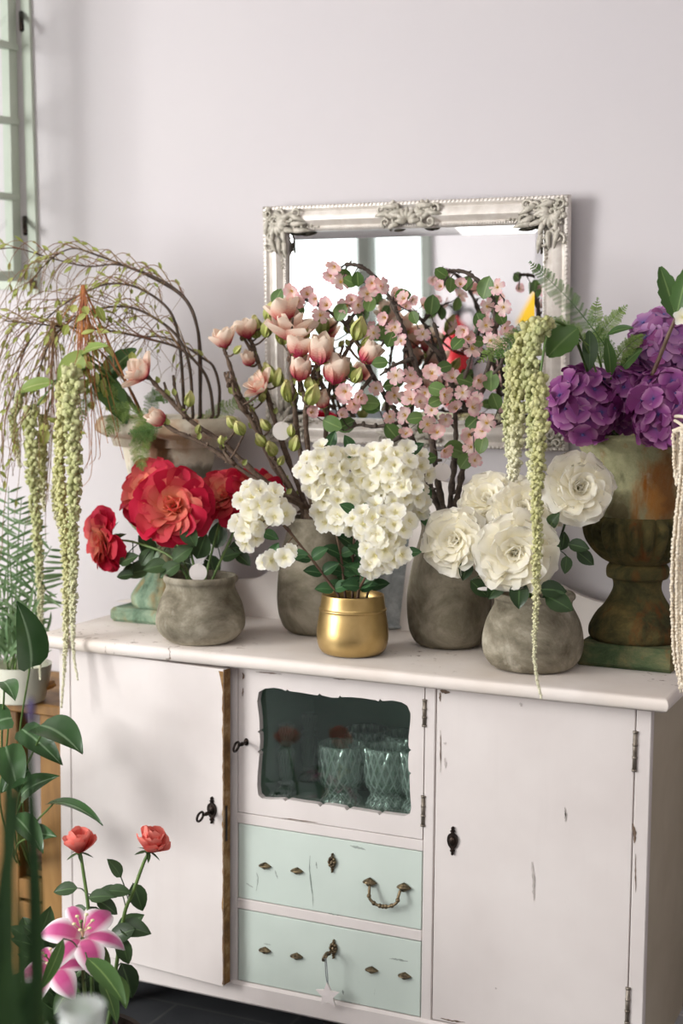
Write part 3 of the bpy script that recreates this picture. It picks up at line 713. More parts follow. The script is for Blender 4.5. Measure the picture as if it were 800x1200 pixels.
for px, py, lab in ((391,948,'clear pressed glass tumbler, leftmost in front row behind the small pane'),(444.5,952,'clear pressed glass tumbler in the middle of the front row behind the pane'),(487,957,'clear pressed glass tumbler cut off by the right edge of the scalloped opening'),(421,927,'clear pressed glass tumbler behind the two full front tumblers'),(466,934,'clear pressed glass tumbler in the back row near the right of the opening')):
    p = PZ(px, py, .556); p += V((0,.040,.0005))
    o = bpy.data.objects.new('glass_tumbler', tm); C.objects.link(o); o.location = p; WL[o.name] = p
    tag(o, lab, 'glass', 'pressed glass tumblers in the cabinet')
def stick(px, py, h, lab):
    p = PZ(px, py, .556)+V((0,.022,.0005)); mb = MB()
    pr = smoothprof([(0,.024),(.006,.026),(.014,.018),(.02,.012),(.026,.019),(.032,.013),(.04,.016),(.09,.0215),(.105,.012),(.112,.019),(.118,.012),(.13,.018),(.15,.019),(.152,.015),(.13,.011)], 3)
    lathe(mb, [(p.z+a*h/.152, r_) for a, r_ in pr], p, 24); o = mb.build('glass_candlestick', mTumbler)
    tag(o, lab, 'candlestick', 'glass candlesticks in the cabinet')
stick(330, 934, .165, 'clear turned glass candlestick at the left of the shelf behind the pane')
stick(357, 917, .16, 'clear turned glass candlestick standing further back, nearer the tumblers')

# ------------------------------------------------------------------ mirror
W2, H2 = (mxr-mxl), (MT-MBt); fwd_ = .062
mir = thing('wall_mirror', mMx @ V(((mxl+mxr)/2, 0, 0)), 'rectangular mirror in ornate silver frame hanging above the sideboard', 'mirror')
prof = [(0,0),(0,.018),(.003,.023),(.008,.024),(.012,.021),(.015,.018),(.018,.0195),(.030,.026),(.036,.026),(.044,.020),(.050,.014),(.053,.016),(.058,.016),(.061,.012),(.0615,.004)]
mb = MB(); n = len(prof)
def mpt(x, z, y): return mMx @ V((x, y, z))
cor = [(mxl,0,1,1),(mxr,0,-1,1),(mxr,H2,-1,-1),(mxl,H2,1,-1)]
vs = [mpt(x+sx*a, z+sz*a, -b) for x,z,sx,sz in cor for a,b in prof]; fs = []
for c in range(4):
    for k in range(n-1): fs.append((c*n+k, ((c+1)%4)*n+k, ((c+1)%4)*n+k+1, c*n+k+1))
mb.add(vs, fs); fixn(mb.build('frame', mSilver, mir, sharp=35))
mb = MB(); i = .061
vs = [mpt(mxl+i,i,-.0055), mpt(mxr-i,i,-.0055), mpt(mxr-i,H2-i,-.0055), mpt(mxl+i,H2-i,-.0055)]
i2 = i+.020; vs += [mpt(mxl+i2,i2,-.0075), mpt(mxr-i2,i2,-.0075), mpt(mxr-i2,H2-i2,-.0075), mpt(mxl+i2,H2-i2,-.0075)]
mb.add(vs, [(4,5,6,7)]+[(j,(j+1)%4,4+(j+1)%4,4+j) for j in range(4)])
o = mb.build('bevelled_glass', mMirror, mir, smooth=False)
for inset, r_, st_, nm in ((.004,.0042,.0098,'outer_beading'),(.0555,.0027,.0062,'inner_beading')):
    mb = MB()
    for (xa_,za_),(xb_,zb_) in (((mxl+inset,inset),(mxr-inset,inset)),((mxl+inset,H2-inset),(mxr-inset,H2-inset)),((mxl+inset,inset),(mxl+inset,H2-inset)),((mxr-inset,inset),(mxr-inset,H2-inset))):
        L = sqrt((xb_-xa_)**2+(zb_-za_)**2); m_ = int(L/st_)
        for k in range(m_+1):
            t_ = k/m_; ball(mb, mpt(xa_+(xb_-xa_)*t_, za_+(zb_-za_)*t_, -.022 if inset < .01 else -.0165), r_, nu=6, nv=4)
    mb.build(nm, mSilver, mir)
def scroll(mb, o, a0, turns, r_, thick, sgn=1, y=-.027):
    pts = []
    for k in range(22):
        t_ = k/21; a = a0+sgn*turns*2*pi*t_; q = r_*(1-.82*t_); pts.append(mpt(o[0]+q*cos(a), o[1]+q*sin(a), y-.004*t_))
    tube(mb, pts, thick, thick*.55, n=6)
def lobe_(mb, o, a, L, w_, y=-.026):
    q = MB(); ball(q, (0,0,0), 1, nu=10, nv=6)
    vs = []
    for x,yy,z in q.v:
        u = (x+1)/2; bx = o[0]+cos(a)*L*u-sin(a)*z*w_*(1-.55*u); bz = o[1]+sin(a)*L*u+cos(a)*z*w_*(1-.55*u)
        vs.append(mpt(bx, bz, y-abs(yy)*.007-.004*sin(pi*u)))
    mb.add(vs, q.f)
def corner(cx, cz, sx, sz):
    mb = MB(); rr = random.Random(int(cx*100)+int(cz*100))
    def O(a, b): return (cx+sx*a, cz+sz*b)
    def A(d): return atan2(sz*sin(d), sx*cos(d))
    for d in range(8): lobe_(mb, O(.040,.040), A(radians(-40+d*25)), .035, .010)
    for al, be, ln in ((.02,.10,.05),(.03,.075,.04),(.045,.105,.045),(.016,.06,.045),(.055,.085,.04),(.06,.11,.05)):
        lobe_(mb, O(al, be-.03), A(radians(82+rr.uniform(-18,18))), ln, .009); lobe_(mb, O(be-.03, al), A(radians(8+rr.uniform(-18,18))), ln, .009)
    for a, b in ((.018,.018),(.05,.02),(.02,.05),(.075,.026),(.026,.075),(.05,.052),(.055,.10),(.10,.055),(.02,.095),(.095,.02),(.036,.036)):
        scroll(mb, O(a,b), rr.uniform(0,6), 1.15, rr.uniform(.010,.016), .0042, rr.choice((-1,1)))
    for k in range(26): ball(mb, mpt(*O(rr.uniform(.004,.06), rr.uniform(.004,.06)), -.026), rr.uniform(.0035,.007), nu=6, nv=4)
    for k in range(9):
        ball(mb, mpt(*O(.052+rr.uniform(-.004,.004), .075+k*.009), -.018), .0055-.0003*k, nu=6, nv=4); ball(mb, mpt(*O(.075+k*.009, .052+rr.uniform(-.004,.004)), -.018), .0055-.0003*k, nu=6, nv=4)
    mb.build('corner_ornament', mOrn, mir)
for x, z, sx, sz in cor: corner(x, z, sx, sz)
def middle(cx, cz, sz):
    mb = MB(); rr = random.Random(5)
    for s_ in (-1,1):
        for k, (x,b,d,L) in enumerate(((.01,.02,15,.05),(.01,.035,-10,.045),(.02,.012,0,.05),(.03,.04,-25,.04),(.04,.025,10,.045),(.02,.05,20,.035))):
            lobe_(mb, (cx+s_*x, cz+sz*b), atan2(sz*sin(radians(d)), s_*cos(radians(d))), L, .009)
        for x, b in ((.03,.016),(.05,.03),(.028,.042),(.066,.018),(.055,.048)): scroll(mb, (cx+s_*x, cz+sz*b), rr.uniform(0,6), 1.1, .012, .004, s_)
    for d in range(7): lobe_(mb, (cx, cz+sz*.046), atan2(-sz*sin(radians(d*30)), cos(radians(d*30))), .034, .010, -.029)
    for k in range(20): ball(mb, mpt(cx+rr.uniform(-.05,.05), cz+sz*rr.uniform(.002,.05), -.026), rr.uniform(.0035,.006), nu=6, nv=4)
    mb.build('middle_ornament', mOrn, mir)
middle((mxl+mxr)/2, H2, -1); middle((mxl+mxr)/2, 0, 1)

# ------------------------------------------------------------------ vessels
def vessel(name, mat, cx, py, base_hw, prof, label, cat, inner=None, n=56, seed=0, wob=.012, group=None):
    """prof: (photo y at the silhouette, half width in photo pixels) from the bottom up"""
    q = PZ(cx, py, CT); s_ = scl(q); d = V((q.x, q.y-0, 0)).normalized()
    c = q + d*(base_hw*s_); s_ = scl(c)
    pr = [(P(cx, y, c.y).z, w_*s_) for y, w_ in prof]
    z0 = pr[0][0]; pr = [(CT+.0006+(z-z0)*1.0, r_) for z, r_ in pr]
    out = smoothprof(pr, 3)
    zt, rtop = out[-1]
    if inner: ins = inner(zt, rtop, s_)
    else:
        ins = [(z, max(.01, r_-.009)) for z, r_ in out[::-1] if z > CT+.012 and z < zt-.004]
        ins = [(zt-.0015, rtop-.006)] + ins
    def lb(i, a): return wob*noise.noise(V((cos(a)*1.3, sin(a)*1.3, i*.13+seed*7)))
    t = MB(); lathe(t, out+ins, c, n, 1, lb)
    o = t.build(name, mat); tag(o, label, cat, group); return c, zt, rtop
jars = {}
jars['PL'] = vessel('clay_pot', mClay, 235, 757.5, 34, [(750,33),(748.5,37),(746,41),(740,47.5),(731,52),(718,51.5),(704,48),(692,42.5),(686,40.2),(682,40.8),(679,43),(675,43.5),(672.5,41.5)], 'squat grey clay pot holding the red roses', 'pot', seed=1)
jars['VL'] = vessel('clay_vase', mClayD, 371, 746, 31, [(739,30),(736,35),(731,39.5),(718,44.5),(700,46.5),(672,45.5),(648,42.5),(632,38.5),(620,35),(614,34.5),(610,36),(606,36.5),(604,34.5)], 'tall grey clay vase holding the magnolia branches', 'vase', seed=2)
jars['VR'] = vessel('clay_vase', mClayD, 525, 762, 33, [(755,32),(751.5,38),(746,42.5),(735,47),(714,49.3),(692,48.6),(668,45),(645,39.5),(628,35),(618,33.5),(613,34.5),(609,34.5),(607,32.5)], 'tall grey clay vase holding the pink blossom branches', 'vase', seed=3)
jars['PR'] = vessel('clay_pot', mClay, 623, 790.5, 42, [(781,40),(779,46),(775,51),(766,56.5),(752,59),(738,57.8),(724,53.8),(713,48.2),(707,45.4),(702,45.6),(699,48),(695,48.3),(692.5,46)], 'squat grey clay pot holding the white roses', 'pot', seed=4)
jars['BU'] = vessel('zinc_bucket', mZinc, 461, 738, 28, [(731,27),(729,29.5),(727,29.5),(725,28.5),(700,30),(660,33),(620,36),(610,37),(607,38.2),(605,37)], 'galvanised zinc bucket between the two tall clay vases', 'bucket', seed=5, wob=.004)
jars['GO'] = vessel('gold_pot', mGold, 412.7, 771.7, 31, [(764.5,29),(763.5,33),(761,36.5),(756,39.8),(747,41.8),(738,42),(726,40.6),(714.5,38.9),(713.6,39.6),(711.5,39.5),(710.6,38.3),(703,37.2),(696,36.4),(695,35.8)], 'brushed gold metal pot holding white blossom sprays', 'pot', wob=.002,
    inner=lambda zt, r_, s_: [(zt, r_-.003), (zt-.02, r_-.002), (zt-.05, r_), (zt-.075, r_), (zt-.085, .02)])

def urn(lab, cx, front_y, half, cyoff, prof, mats, plinth, gad=0, zsplit=None):
    q = P(cx, 700, front_y+half); c = V((q.x, front_y+half, 0)); s_ = scl(V((c.x, c.y, 1.1)))
    z = lambda y: P(cx, y, c.y).z
    ur = thing('garden_urn', V((c.x, c.y, CT)), lab, 'urn')
    zp = z(plinth)
    mb = MB(); box(mb, (c.x-half, c.y-half, CT+.0006), (c.x+half, c.y+half, zp), .008); o = mb.build('plinth', mats[0], ur, smooth=False)
    def seg(nm, ys, mat, inner=False, lb=None, n=176):
        pr = smoothprof([(z(y), w_*s_) for y, w_ in ys], 4)
        if inner: pr += [(pr[-1][0]-.004, pr[-1][1]-.012), (pr[-1][0]-.07, pr[-1][1]-.03), (pr[-1][0]-.08, .02)]
        m_ = MB(); lathe(m_, pr, c, n, 1, (lambda i, a: (lb(i/len(pr), a) if lb else 0)+.012*noise.noise(V((cos(a)*2, sin(a)*2, i*.2))))); return m_.build(nm, mat, ur)
    seg('foot', prof['foot'], mats[1], lb=prof.get('lbfoot')); seg('bowl', prof['bowl'], mats[2], lb=prof.get('lbbowl')); seg('rim', prof['rim'], mats[3], True, lb=prof.get('lbrim'))
    return c, z
gadf = lambda k, amp: (lambda t, a: amp*(abs(cos(a*k/2))-.6)*sin(pi*min(1,max(0,t))))
ucL, uzL = urn('pale garden urn with green patina and rust stain at the left end', 199, 3.02, .108, 0, dict(
    foot=[(709,42),(704,45),(697,45),(690,41),(680,34),(668,27),(655,24),(646,24.5),(641,28),(634,28),(629,25)],
    bowl=[(631,25),(625,33),(616,43),(604,49),(594,49),(587,46),(584,45)], lbbowl=gadf(16,.09), lbfoot=gadf(16,.05),
    rim=[(586,43),(575,44),(555,48),(535,52),(524,54),(518,57),(513,66),(509,77),(505,84),(499,85),(492,83),(488,79)]), (mUrnLG, mUrnLG, mUrnLG, mUrnL), 708)
ucR, uzR = urn('dark mossy garden urn with fluted bowl under the purple hydrangeas', 746, 3.02, .105, 0, dict(
    foot=[(749,50),(744,54),(735,54.5),(727,51),(718,46),(706,36.5),(692,29),(684,28),(678,30),(676,35),(671,36.5),(664,36),(659,32)],
    bowl=[(660,31),(654,42),(645,51),(633,58.5),(620,62),(611,61),(606,57),(603,55)], lbbowl=gadf(22,.13), lbfoot=lambda t, a: .02*abs(cos(a*11)) if t < .35 else 0,
    rim=[(605,54),(592,55),(570,58.5),(548,63.5),(532,68),(524,72),(518,77),(512,80),(507,79)]), (mUrnRP, mUrnR, mUrnR, mUrnRT), 748)

# ------------------------------------------------------------------ flowers
def path(pts, Ya, Yb, n=6):
    """photo points -> smooth 3-D path, depth running from Ya to Yb"""
    L = [0]
    for a, b in zip(pts[:-1], pts[1:]): L.append(L[-1]+sqrt((a[0]-b[0])**2+(a[1]-b[1])**2))
    q = [P(x, y, Ya+(Yb-Ya)*l/L[-1]) if len(pts[0]) == 2 else None for (x, y), l in zip(pts, L)]
    return spline(q, n)
def bend_path(a, b, sag, n=8, dirv=UP):
    return spline([a, a.lerp(b, .5)+dirv*sag, b], n)
SPN = [0]
def stempick(samples, p):
    return min(samples, key=lambda q: (q-p).length_squared)

# --- roses
redv = [rose_mesh('red_rose_bloom%d' % k, mRoseR, [(5,.30,.22,86,.2,.03),(6,.44,.32,74,.5,.06),(7,.60,.40,58,.9,.10),(8,.76,.48,42,1.1,.13),(8,.90,.56,26,1.2,.15),(7,.98,.62,6,1.1,.16)], .8, .10) for k in range(3)]
whv = [rose_mesh('white_rose_bloom%d' % k, mRoseW, [(6,.26,.20,86,.2,.03),(7,.40,.30,72,.6,.06),(8,.56,.40,56,.9,.09),(8,.72,.50,38,1.1,.12),(8,.88,.60,22,1.1,.14),(7,1.02,.66,4,1.2,.15)], .7, .07, True) for k in range(3)]
corv = rose_mesh('coral_rose_bloom', mRoseC, [(3,.80,.30,92,.0,.02),(4,.95,.46,89,.2,.05),(5,1.05,.58,86,.4,.09),(5,1.08,.64,80,1.0,.13),(5,1.02,.62,70,2.6,.16)], .8, .05, cupped=True)
def rose_leaf(mb, p, d, L, up_=None):
    leafp(mb, p, d, up_ or ax(p, 0, .6, .8), L, L*.34, R.uniform(.2,.6), .25)
def rose(name, jar, px, py, r, Y, axis, mesh, label, group, stemmat, lmat, leaves, spin=0, sq=1, start=None):
    c, zt, rt_ = jars[jar]; p = P(px, py, Y); s_ = scl(p)*r
    t = thing(name, V((c.x, c.y, CT+.02)), label, 'rose', group)
    A = ax(p, *axis); base = p-A*(s_*.30)
    inst('bloom', mesh, t, place(base, A, s_*1.02, spin))
    a = V((c.x+R.uniform(-.4,.4)*rt_, c.y+R.uniform(-.3,.3)*rt_, CT+.03)); m_ = V((c.x+(p.x-c.x)*.30, c.y+(base.y-c.y)*.3-.0, zt+.02))
    k = (m_.xy-c.xy.to_3d().xy).length
    if k > rt_*.7: m_ = V((c.x+(m_.x-c.x)*rt_*.7/k, c.y+(m_.y-c.y)*rt_*.7/k, m_.z))
    pts = spline([a, m_, m_.lerp(base, .6)-A*s_*.12+V((0,0,.012)), base], 6)
    mb = MB(); tube(mb, pts, .0034, .0026, n=6, knob=.15)
    mb.build('stem', stemmat, t)
    mb = MB()
    for k in range(5): 
        az = k*2*pi/5; f = frame(A)
        d = (f @ V((cos(az), sin(az), -.55))).normalized(); leafp(mb, base-A*s_*.02, d, A, s_*.75, s_*.10, .4, .1, nu=4)
    ball(mb, base-A*s_*.08, s_*.14, nu=8, nv=5)
    mb.build('sepals', lmat, t)
    mb = MB()
    for lx, ly, ang, L in leaves:
        q = P(lx, ly, min(Y+.03, p.y+.02)+R.uniform(-.03,.02)); n_ = stempick(pts, q)
        d = rt*cos(radians(ang))+UP*sin(radians(ang))+(EYE-q).normalized()*R.uniform(-.1,.35)
        L = L*scl(q); b = q-d.normalized()*L*.5
        tube(mb, bend_path(n_, b, .004, 3), .0012, n=4); rose_leaf(mb, b, d, L, ax(q, R.uniform(-.4,.4), .45, .85))
    if leaves: mb.build('leaves', lmat, t)
    return t
G = 'red garden roses in the squat pot'
rose('red_rose','PL',203,592,43,2.86,(-.10,.22,1),redv[0],'large red and orange rose facing front, centre of the squat clay pot',G,mStemG,mLfD,[(222,628,-60,30),(198,668,-150,30),(182,664,190,30),(214,648,40,30),(236,640,70,34)],0.3)
rose('red_rose','PL',168,573,38,2.93,(-.7,.35,.7),redv[1],'red and coral rose behind and left of the biggest red rose',G,mStemG,mLfD,[(172,640,120,32),(152,669,200,24),(165,664,170,26)],1.1)
rose('red_rose','PL',263,577,34,3.0,(-.2,.6,.75),redv[2],'red rose with yellow centre beside white blossom spray, right in the squat pot',G,mStemG,mLfD,[(256,626,80,34),(270,650,20,26),(249,664,-70,30)],2.2)
rose('red_rose','PL',304,572,33,3.03,(.35,.7,.6),redv[0],'crimson rose partly hidden behind the small white blossom spray',G,mStemG,mLfD,[(281,641,10,26),(240,672,-90,26),(285,655,-40,24)],.9)
rose('red_rose','PL',116,633,34,2.88,(-.85,-.12,.52),redv[1],'dark red rose drooping sideways out over the left of the squat pot',G,mStemG,mLfD,[(150,655,30,26),(160,670,190,30),(146,674,185,20),(172,652,60,26)],1.7)
G = 'white garden roses in the squat pot'
rose('white_rose','PR',531,633,38,2.83,(-.35,.05,1),whv[0],'white rose at the left, in front of the tall pink blossom vase',G,mStemG,mLfD,[(545,668,-100,26)],0)
rose('white_rose','PR',571,582,35,2.92,(-.3,.5,.85),whv[1],'white rose at the back left, between its neighbour and the hanging amaranthus',G,mStemG,mLfD,[],1)
rose('white_rose','PR',614,595,40,2.88,(0,.45,.9),whv[2],'white rose directly behind the long amaranthus tassel, above the lowest bloom',G,mStemG,mLfD,[(652,640,0,24)],2)
rose('white_rose','PR',603,648,46,2.80,(-.05,-.05,1),whv[0],'largest, lowest white rose, right above the squat pot rim',G,mStemG,mLfD,[(608,697,-90,34),(648,691,0,34),(562,690,-40,30),(655,706,-25,38),(580,690,-120,30)],2.9)
rose('white_rose','PR',681,571,40,2.86,(.25,.15,1),whv[1],'white rose at the right, in front of the mossy urn',G,mStemD,mLfD,[(678,640,-10,26),(686,654,-35,26),(660,634,80,22),(648,640,170,22),(663,662,-90,22),(648,610,60,24)],4)
# paper tags tied in the pot and near the vases
for tx, ty, Y, lab, r_ in ((232,671,2.86,'round white paper tag standing among red rose stems',10.5),(330,505,2.98,'round pale paper tag tied in magnolia branches',11),(518,553,3.0,'round beige paper tag tied low in the pink blossom branches',10.5),(570,690,2.82,'small white price tag hanging at the rim of the right clay pot',5)):
    p = P(tx, ty, Y); s_ = scl(p)*r_; t = MB(); pr = [(0,.001),(0,1),(.03,1),(.03,.001)]
    Mt = M.Translation(p) @ frame(ax(p, .15, .1, 1)) @ M.Diagonal((s_*(.45 if r_ == 5 else 1), s_*(2.2 if r_ == 5 else 1), s_, 1)); lathe(t, pr, (0,0), 24, Mx=Mt)
    tube(t, [p+UP*s_*.8, p+UP*s_*1.5+V((.004,.02,0)), p+UP*s_*1.2+V((.01,.03,0))], .0008, n=4)
    tag(t.build('paper_tag', mTag, sharp=40), lab, 'tag')

# --- magnolia
def magnolia_mesh(name, op):
    mb = MB()
    for n_, L, W, a, hub in ((3,1.0,.30,90,.03),(3,1.1,.38,88-op*.25,.06),(4,1.1,.42,80-op*.6,.09)):
        for k in range(n_):
            Mx = M.Rotation(2*pi*k/n_+hub*9+R.uniform(-.2,.2),4,'Z') @ M.Translation((hub,0,0))
            A = radians(a+R.uniform(-4,4)); petal(mb, Mx, L*R.uniform(.88,1.08), W, A-.55, A+.30-op*.012, .55, 8, 6, lambda u: (sin(pi*min(1,.12+.8*u**.8))**.85)*(1 if u < .85 else 1-.5*((u-.85)/.15)**2), .05, rnd=R.random())
    return mb.mesh(name, mMag)
magv = [magnolia_mesh('magnolia_bloom%d' % k, o_) for k, o_ in enumerate((8, 25, 45))]
def bud_mesh(name):
    mb = MB()
    for k in range(3):
        Mx = M.Rotation(2*pi*k/3,4,'Z') @ M.Translation((.03,0,0)); petal(mb, Mx, 1.0, .34, radians(58), radians(116), .5, 6, 4, lambda u: sin(pi*min(1,.12+.86*u**.9))**.85, 0)
    for k in range(2):
        Mx = M.Rotation(2*pi*k/2+.6,4,'Z') @ M.Translation((.05,0,0)); petal(mb, Mx, .55, .30, radians(50), radians(95), .5, 5, 4, None, 0)
    return mb.mesh(name, mBud)
budv = bud_mesh('magnolia_bud')
def branch(name, label, cat, group, jar, mainpts, Ya, Yb, bark, r0, r1, twigs=(), knob=.25, base=None):
    """twigs: (photo polyline, Y start, Y end) joined to the nearest point of the main stem"""
    c, zt, rt_ = jars[jar]; t = thing(name, V((c.x, c.y, CT+.02)), label, cat, group)
    pts = path(mainpts, Ya, Yb, 7); h = V((pts[0].x-c.x, pts[0].y-c.y, 0)); mx_ = rt_*.72
    if h.length > mx_: k_ = mx_/h.length; sh = h*(k_-1); pts = [q_+sh*max(0, 1-i_/6) for i_, q_ in enumerate(pts)]
    if pts[0].z < zt+.004: pts[0].z = zt+.004
    a = V((c.x+(pts[0].x-c.x)*.3, c.y+(pts[0].y-c.y)*.3, CT+.03)); pts = spline([a, a.lerp(pts[0],.6), pts[0]], 4)[:-1] + pts
    mb = MB(); SPN[0] += 1; tube(mb, pts, r0, r1, n=8, knob=knob, seed=SPN[0])
    sam = list(pts)
    for tp, ya, yb in twigs:
        q = path(tp, ya, yb, 5); n_ = stempick(pts, q[0]); q[0] = n_; tube(mb, q, r1*1.35, r1*.62, n=6, knob=.22, seed=len(sam)); sam += q
        for k in range(2, len(q)-1, 3): ball(mb, q[k]+V((R.uniform(-1,1),R.uniform(-1,1),R.uniform(-1,1)))*r1, r1*1.25, nu=6, nv=4, sq=1.3)
    if knob > .2:
        for k in range(8, len(pts), 5):
            o_ = V((R.uniform(-1,1),R.uniform(-.6,.2),R.uniform(-.4,1))).normalized(); rr_ = r0+(r1-r0)*k/len(pts)
            tube(mb, [pts[k], pts[k]+o_*rr_*2.2], rr_*.7, rr_*.4, n=5)
    return t, sam, mb
def attach(t, name, mesh, p, A, s_, sam, twig_mb, r=.0016, spin=None, x=None):
    inst(name, mesh, t, place(p, A, s_, R.uniform(0,6.28) if spin is None else spin, x))
    n_ = stempick(sam, p)
    if (n_-p).length > .004: tube(twig_mb, bend_path(n_, p, -.004, 4), r*1.2, r, n=5)
G = 'magnolia branches in the tall left vase'
mags = [
 ([(352,596),(305,560),(262,520),(222,492),(194,464),(176,444),(166,436)],3.05,2.92,[([(222,492),(200,470),(192,448)],2.95,2.95),([(214,488),(206,462),(203,440)],2.95,2.97)],'longest magnolia branch, reaching left across the urn rim',[(160,433,21,(-.75,.55,.3),2)],[(222,468,15,(.1,1,.2)),(272,495,15,(-.5,.6,.4)),(232,503,9,(.3,1,.2))]),
 ([(350,600),(318,575),(275,545),(238,520),(205,505),(190,494)],3.0,2.88,[([(275,545),(262,528),(258,510)],2.93,2.93)],'low magnolia branch ending in one drooping bud-like bloom by the urn',[(183,489,17,(-.8,.4,.35),0)],[(259,516,9,(0,1,.3)),(281,502,16,(-.4,.7,.4))]),
 ([(355,598),(325,545),(298,500),(280,462),(268,425),(262,408)],3.08,3.0,[([(288,485),(275,462),(271,438)],3.0,2.98),([(280,470),(269,452),(267,435)],3.0,3.0)],'magnolia branch ending in the pale pink bloom furthest left of the mirror',[(261,395,18,(-.25,.95,.25),1),(301,449,17,(-.6,.6,.5),2)],[(318,526,17,(-.3,.7,.5)),(278,410,10,(.6,.7,.2)),(311,498,14,(-.5,.6,.4)),(305,516,15,(-.4,.6,.4))]),
 ([(360,596),(338,540),(318,480),(303,425),(292,395),(288,385)],3.1,3.06,[([(303,425),(285,395),(279,380)],3.06,3.04)],'upright magnolia branch with green buds in front of the mirror corner',[(288,384,18,(-.2,1,.1),1),(291,420,13,(-.2,.9,.3),0)],[(299,384,21,(-.1,1,.2)),(313,385,18,(.2,1,.2)),(317,367,20,(.1,1,.1)),(325,443,18,(.2,.9,.3)),(314,437,19,(-.3,.9,.3)),(308,455,13,(.3,.8,.3))]),
 ([(366,598),(352,530),(344,470),(340,420),(342,398)],3.06,2.97,[([(345,470),(340,420),(343,372)],2.95,2.93)],'magnolia branch with the biggest open bloom, over the mirror edge',[(342,379,29,(.15,1,.35),2),(331,362,22,(-.2,1,.1),1)],[(331,393,19,(-.1,1,.3)),(338,459,22,(-.2,.9,.4)),(345,520,16,(.2,.8,.4)),(341,505,12,(0,1,.3))]),
 ([(371,598),(362,540),(358,480),(366,440),(376,420)],3.02,2.95,[([(360,480),(354,455),(352,440)],2.97,2.96)],'magnolia branch with two pink-based blooms in front of the glass',[(376,409,25,(.05,1,.2),0),(352,431,21,(.1,1,.2),0),(350,405,20,(.1,1,-.2),1)],[(366,463,21,(.3,.9,.3)),(358,392,12,(.2,1,.2))]),
 ([(378,598),(381,540),(383,480),(390,440),(404,415),(414,398)],3.06,2.98,[([(388,450),(394,430),(402,405)],3.0,2.98),([(383,470),(372,435),(368,412)],3.0,3.0)],'magnolia branch leaning right with the tall green bud, over the mirror',[(394,432,26,(.15,1,.25),0),(434,413,20,(.6,.8,.2),0),(377,468,15,(-.2,.8,.5),0)],[(420,386,22,(.25,1,.1)),(363,450,16,(-.2,.9,.3)),(429,401,13,(.5,.8,.2)),(418,440,16,(.4,.8,.3))]),
 ([(366,600),(335,568),(312,530),(300,490),(286,470),(271,455)],3.12,3.04,[([(300,495),(280,475),(273,440)],3.06,3.05),([(284,468),(268,450),(263,436)],3.05,3.05)],'bare twiggy magnolia branch at the back left of the vase',[],[(307,465,11,(0,1,.3)),(329,540,10,(.4,.8,.2))]),
]
for pts, ya, yb, tw, lab, bl, bu in mags:
    t, sam, mb = branch('magnolia_branch', lab, 'branch', G, 'VL', pts, ya, yb, mBark, .0075, .0042, tw)
    mb2 = MB()
    for x, y, r, A, v in bl:
        p = P(x, y, yb-.01); s_ = scl(p)*r; A = ax(p, *A); b = p-A*s_*.75
        attach(t, 'blossom', magv[v], b, A, s_*1.42, sam, mb, .0026)
        for k in range(3): leafp(mb2, b, (frame(A) @ V((cos(k*2.1), sin(k*2.1), .7))), -A, s_*.55, s_*.2, -.4, .3, 4)
    for x, y, r, A in bu:
        p = P(x, y, yb+R.uniform(-.02,.03)); s_ = scl(p)*r; A = ax(p, *A); attach(t, 'bud', budv, p-A*s_*.6, A, s_*1.4, sam, mb, .0022)
    for k in range(12, len(sam), 9):
        p = sam[k]+V((R.uniform(-.01,.01), -.004, R.uniform(0,.012))); A = ax(p, R.uniform(-1,1), 1, .2)
        leafp(mb2, p, A, ax(p,0,0,1), .018, .006, .2, .3, 4)
    mb.build('stem', mBark, t)
    if mb2.v: mb2.build('leaves', leaf_mat('magnolia_leaf', '7d8444', '9aa158', None) if 'magnolia_leaf' not in bpy.data.materials else bpy.data.materials['magnolia_leaf'], t)

# --- small five-petalled blossoms
def blossom_mesh(name, mat, open_=12, W=.46, seed=0):
    mb = MB()
    for k in range(5):
        Mx = M.Rotation(2*pi*k/5+R.uniform(-.12,.12),4,'Z') @ M.Translation((.07,0,0))
        petal(mb, Mx, .92*R.uniform(.9,1.08), W*R.uniform(.92,1.1), radians(open_+26+R.uniform(-10,10)), radians(open_-24+R.uniform(-18,18)), .16, 5, 4, lambda u: (.22+.9*sin(pi*min(1,u*.60))**1.1)*(1 if u < .85 else 1-.5*((u-.85)/.15)**2), .07, .10, R.random())
    for k in range(7):
        a = R.uniform(0,6.28); d = V((.16*cos(a), .16*sin(a), .32)); tube(mb, [V((0,0,.02)), d], .016, .012, n=4, mi=1); ball(mb, d, .04, nu=5, nv=4, mi=1)
    ball(mb, (0,0,.03), .1, nu=6, nv=4, mi=1, sq=.7)
    return mb.mesh(name, [mat, mYellow if mat is mPink else mCream])
pinkv = [blossom_mesh('pink_blossom%d' % k, mPink, o_, .37) for k, o_ in enumerate((8, 28, 48, 18))]
whitev = [blossom_mesh('white_blossom%d' % k, mWhiteF, o_, .46) for k, o_ in enumerate((12, 30, 42, 20))]
G = 'pink blossom branches in the tall right vase'
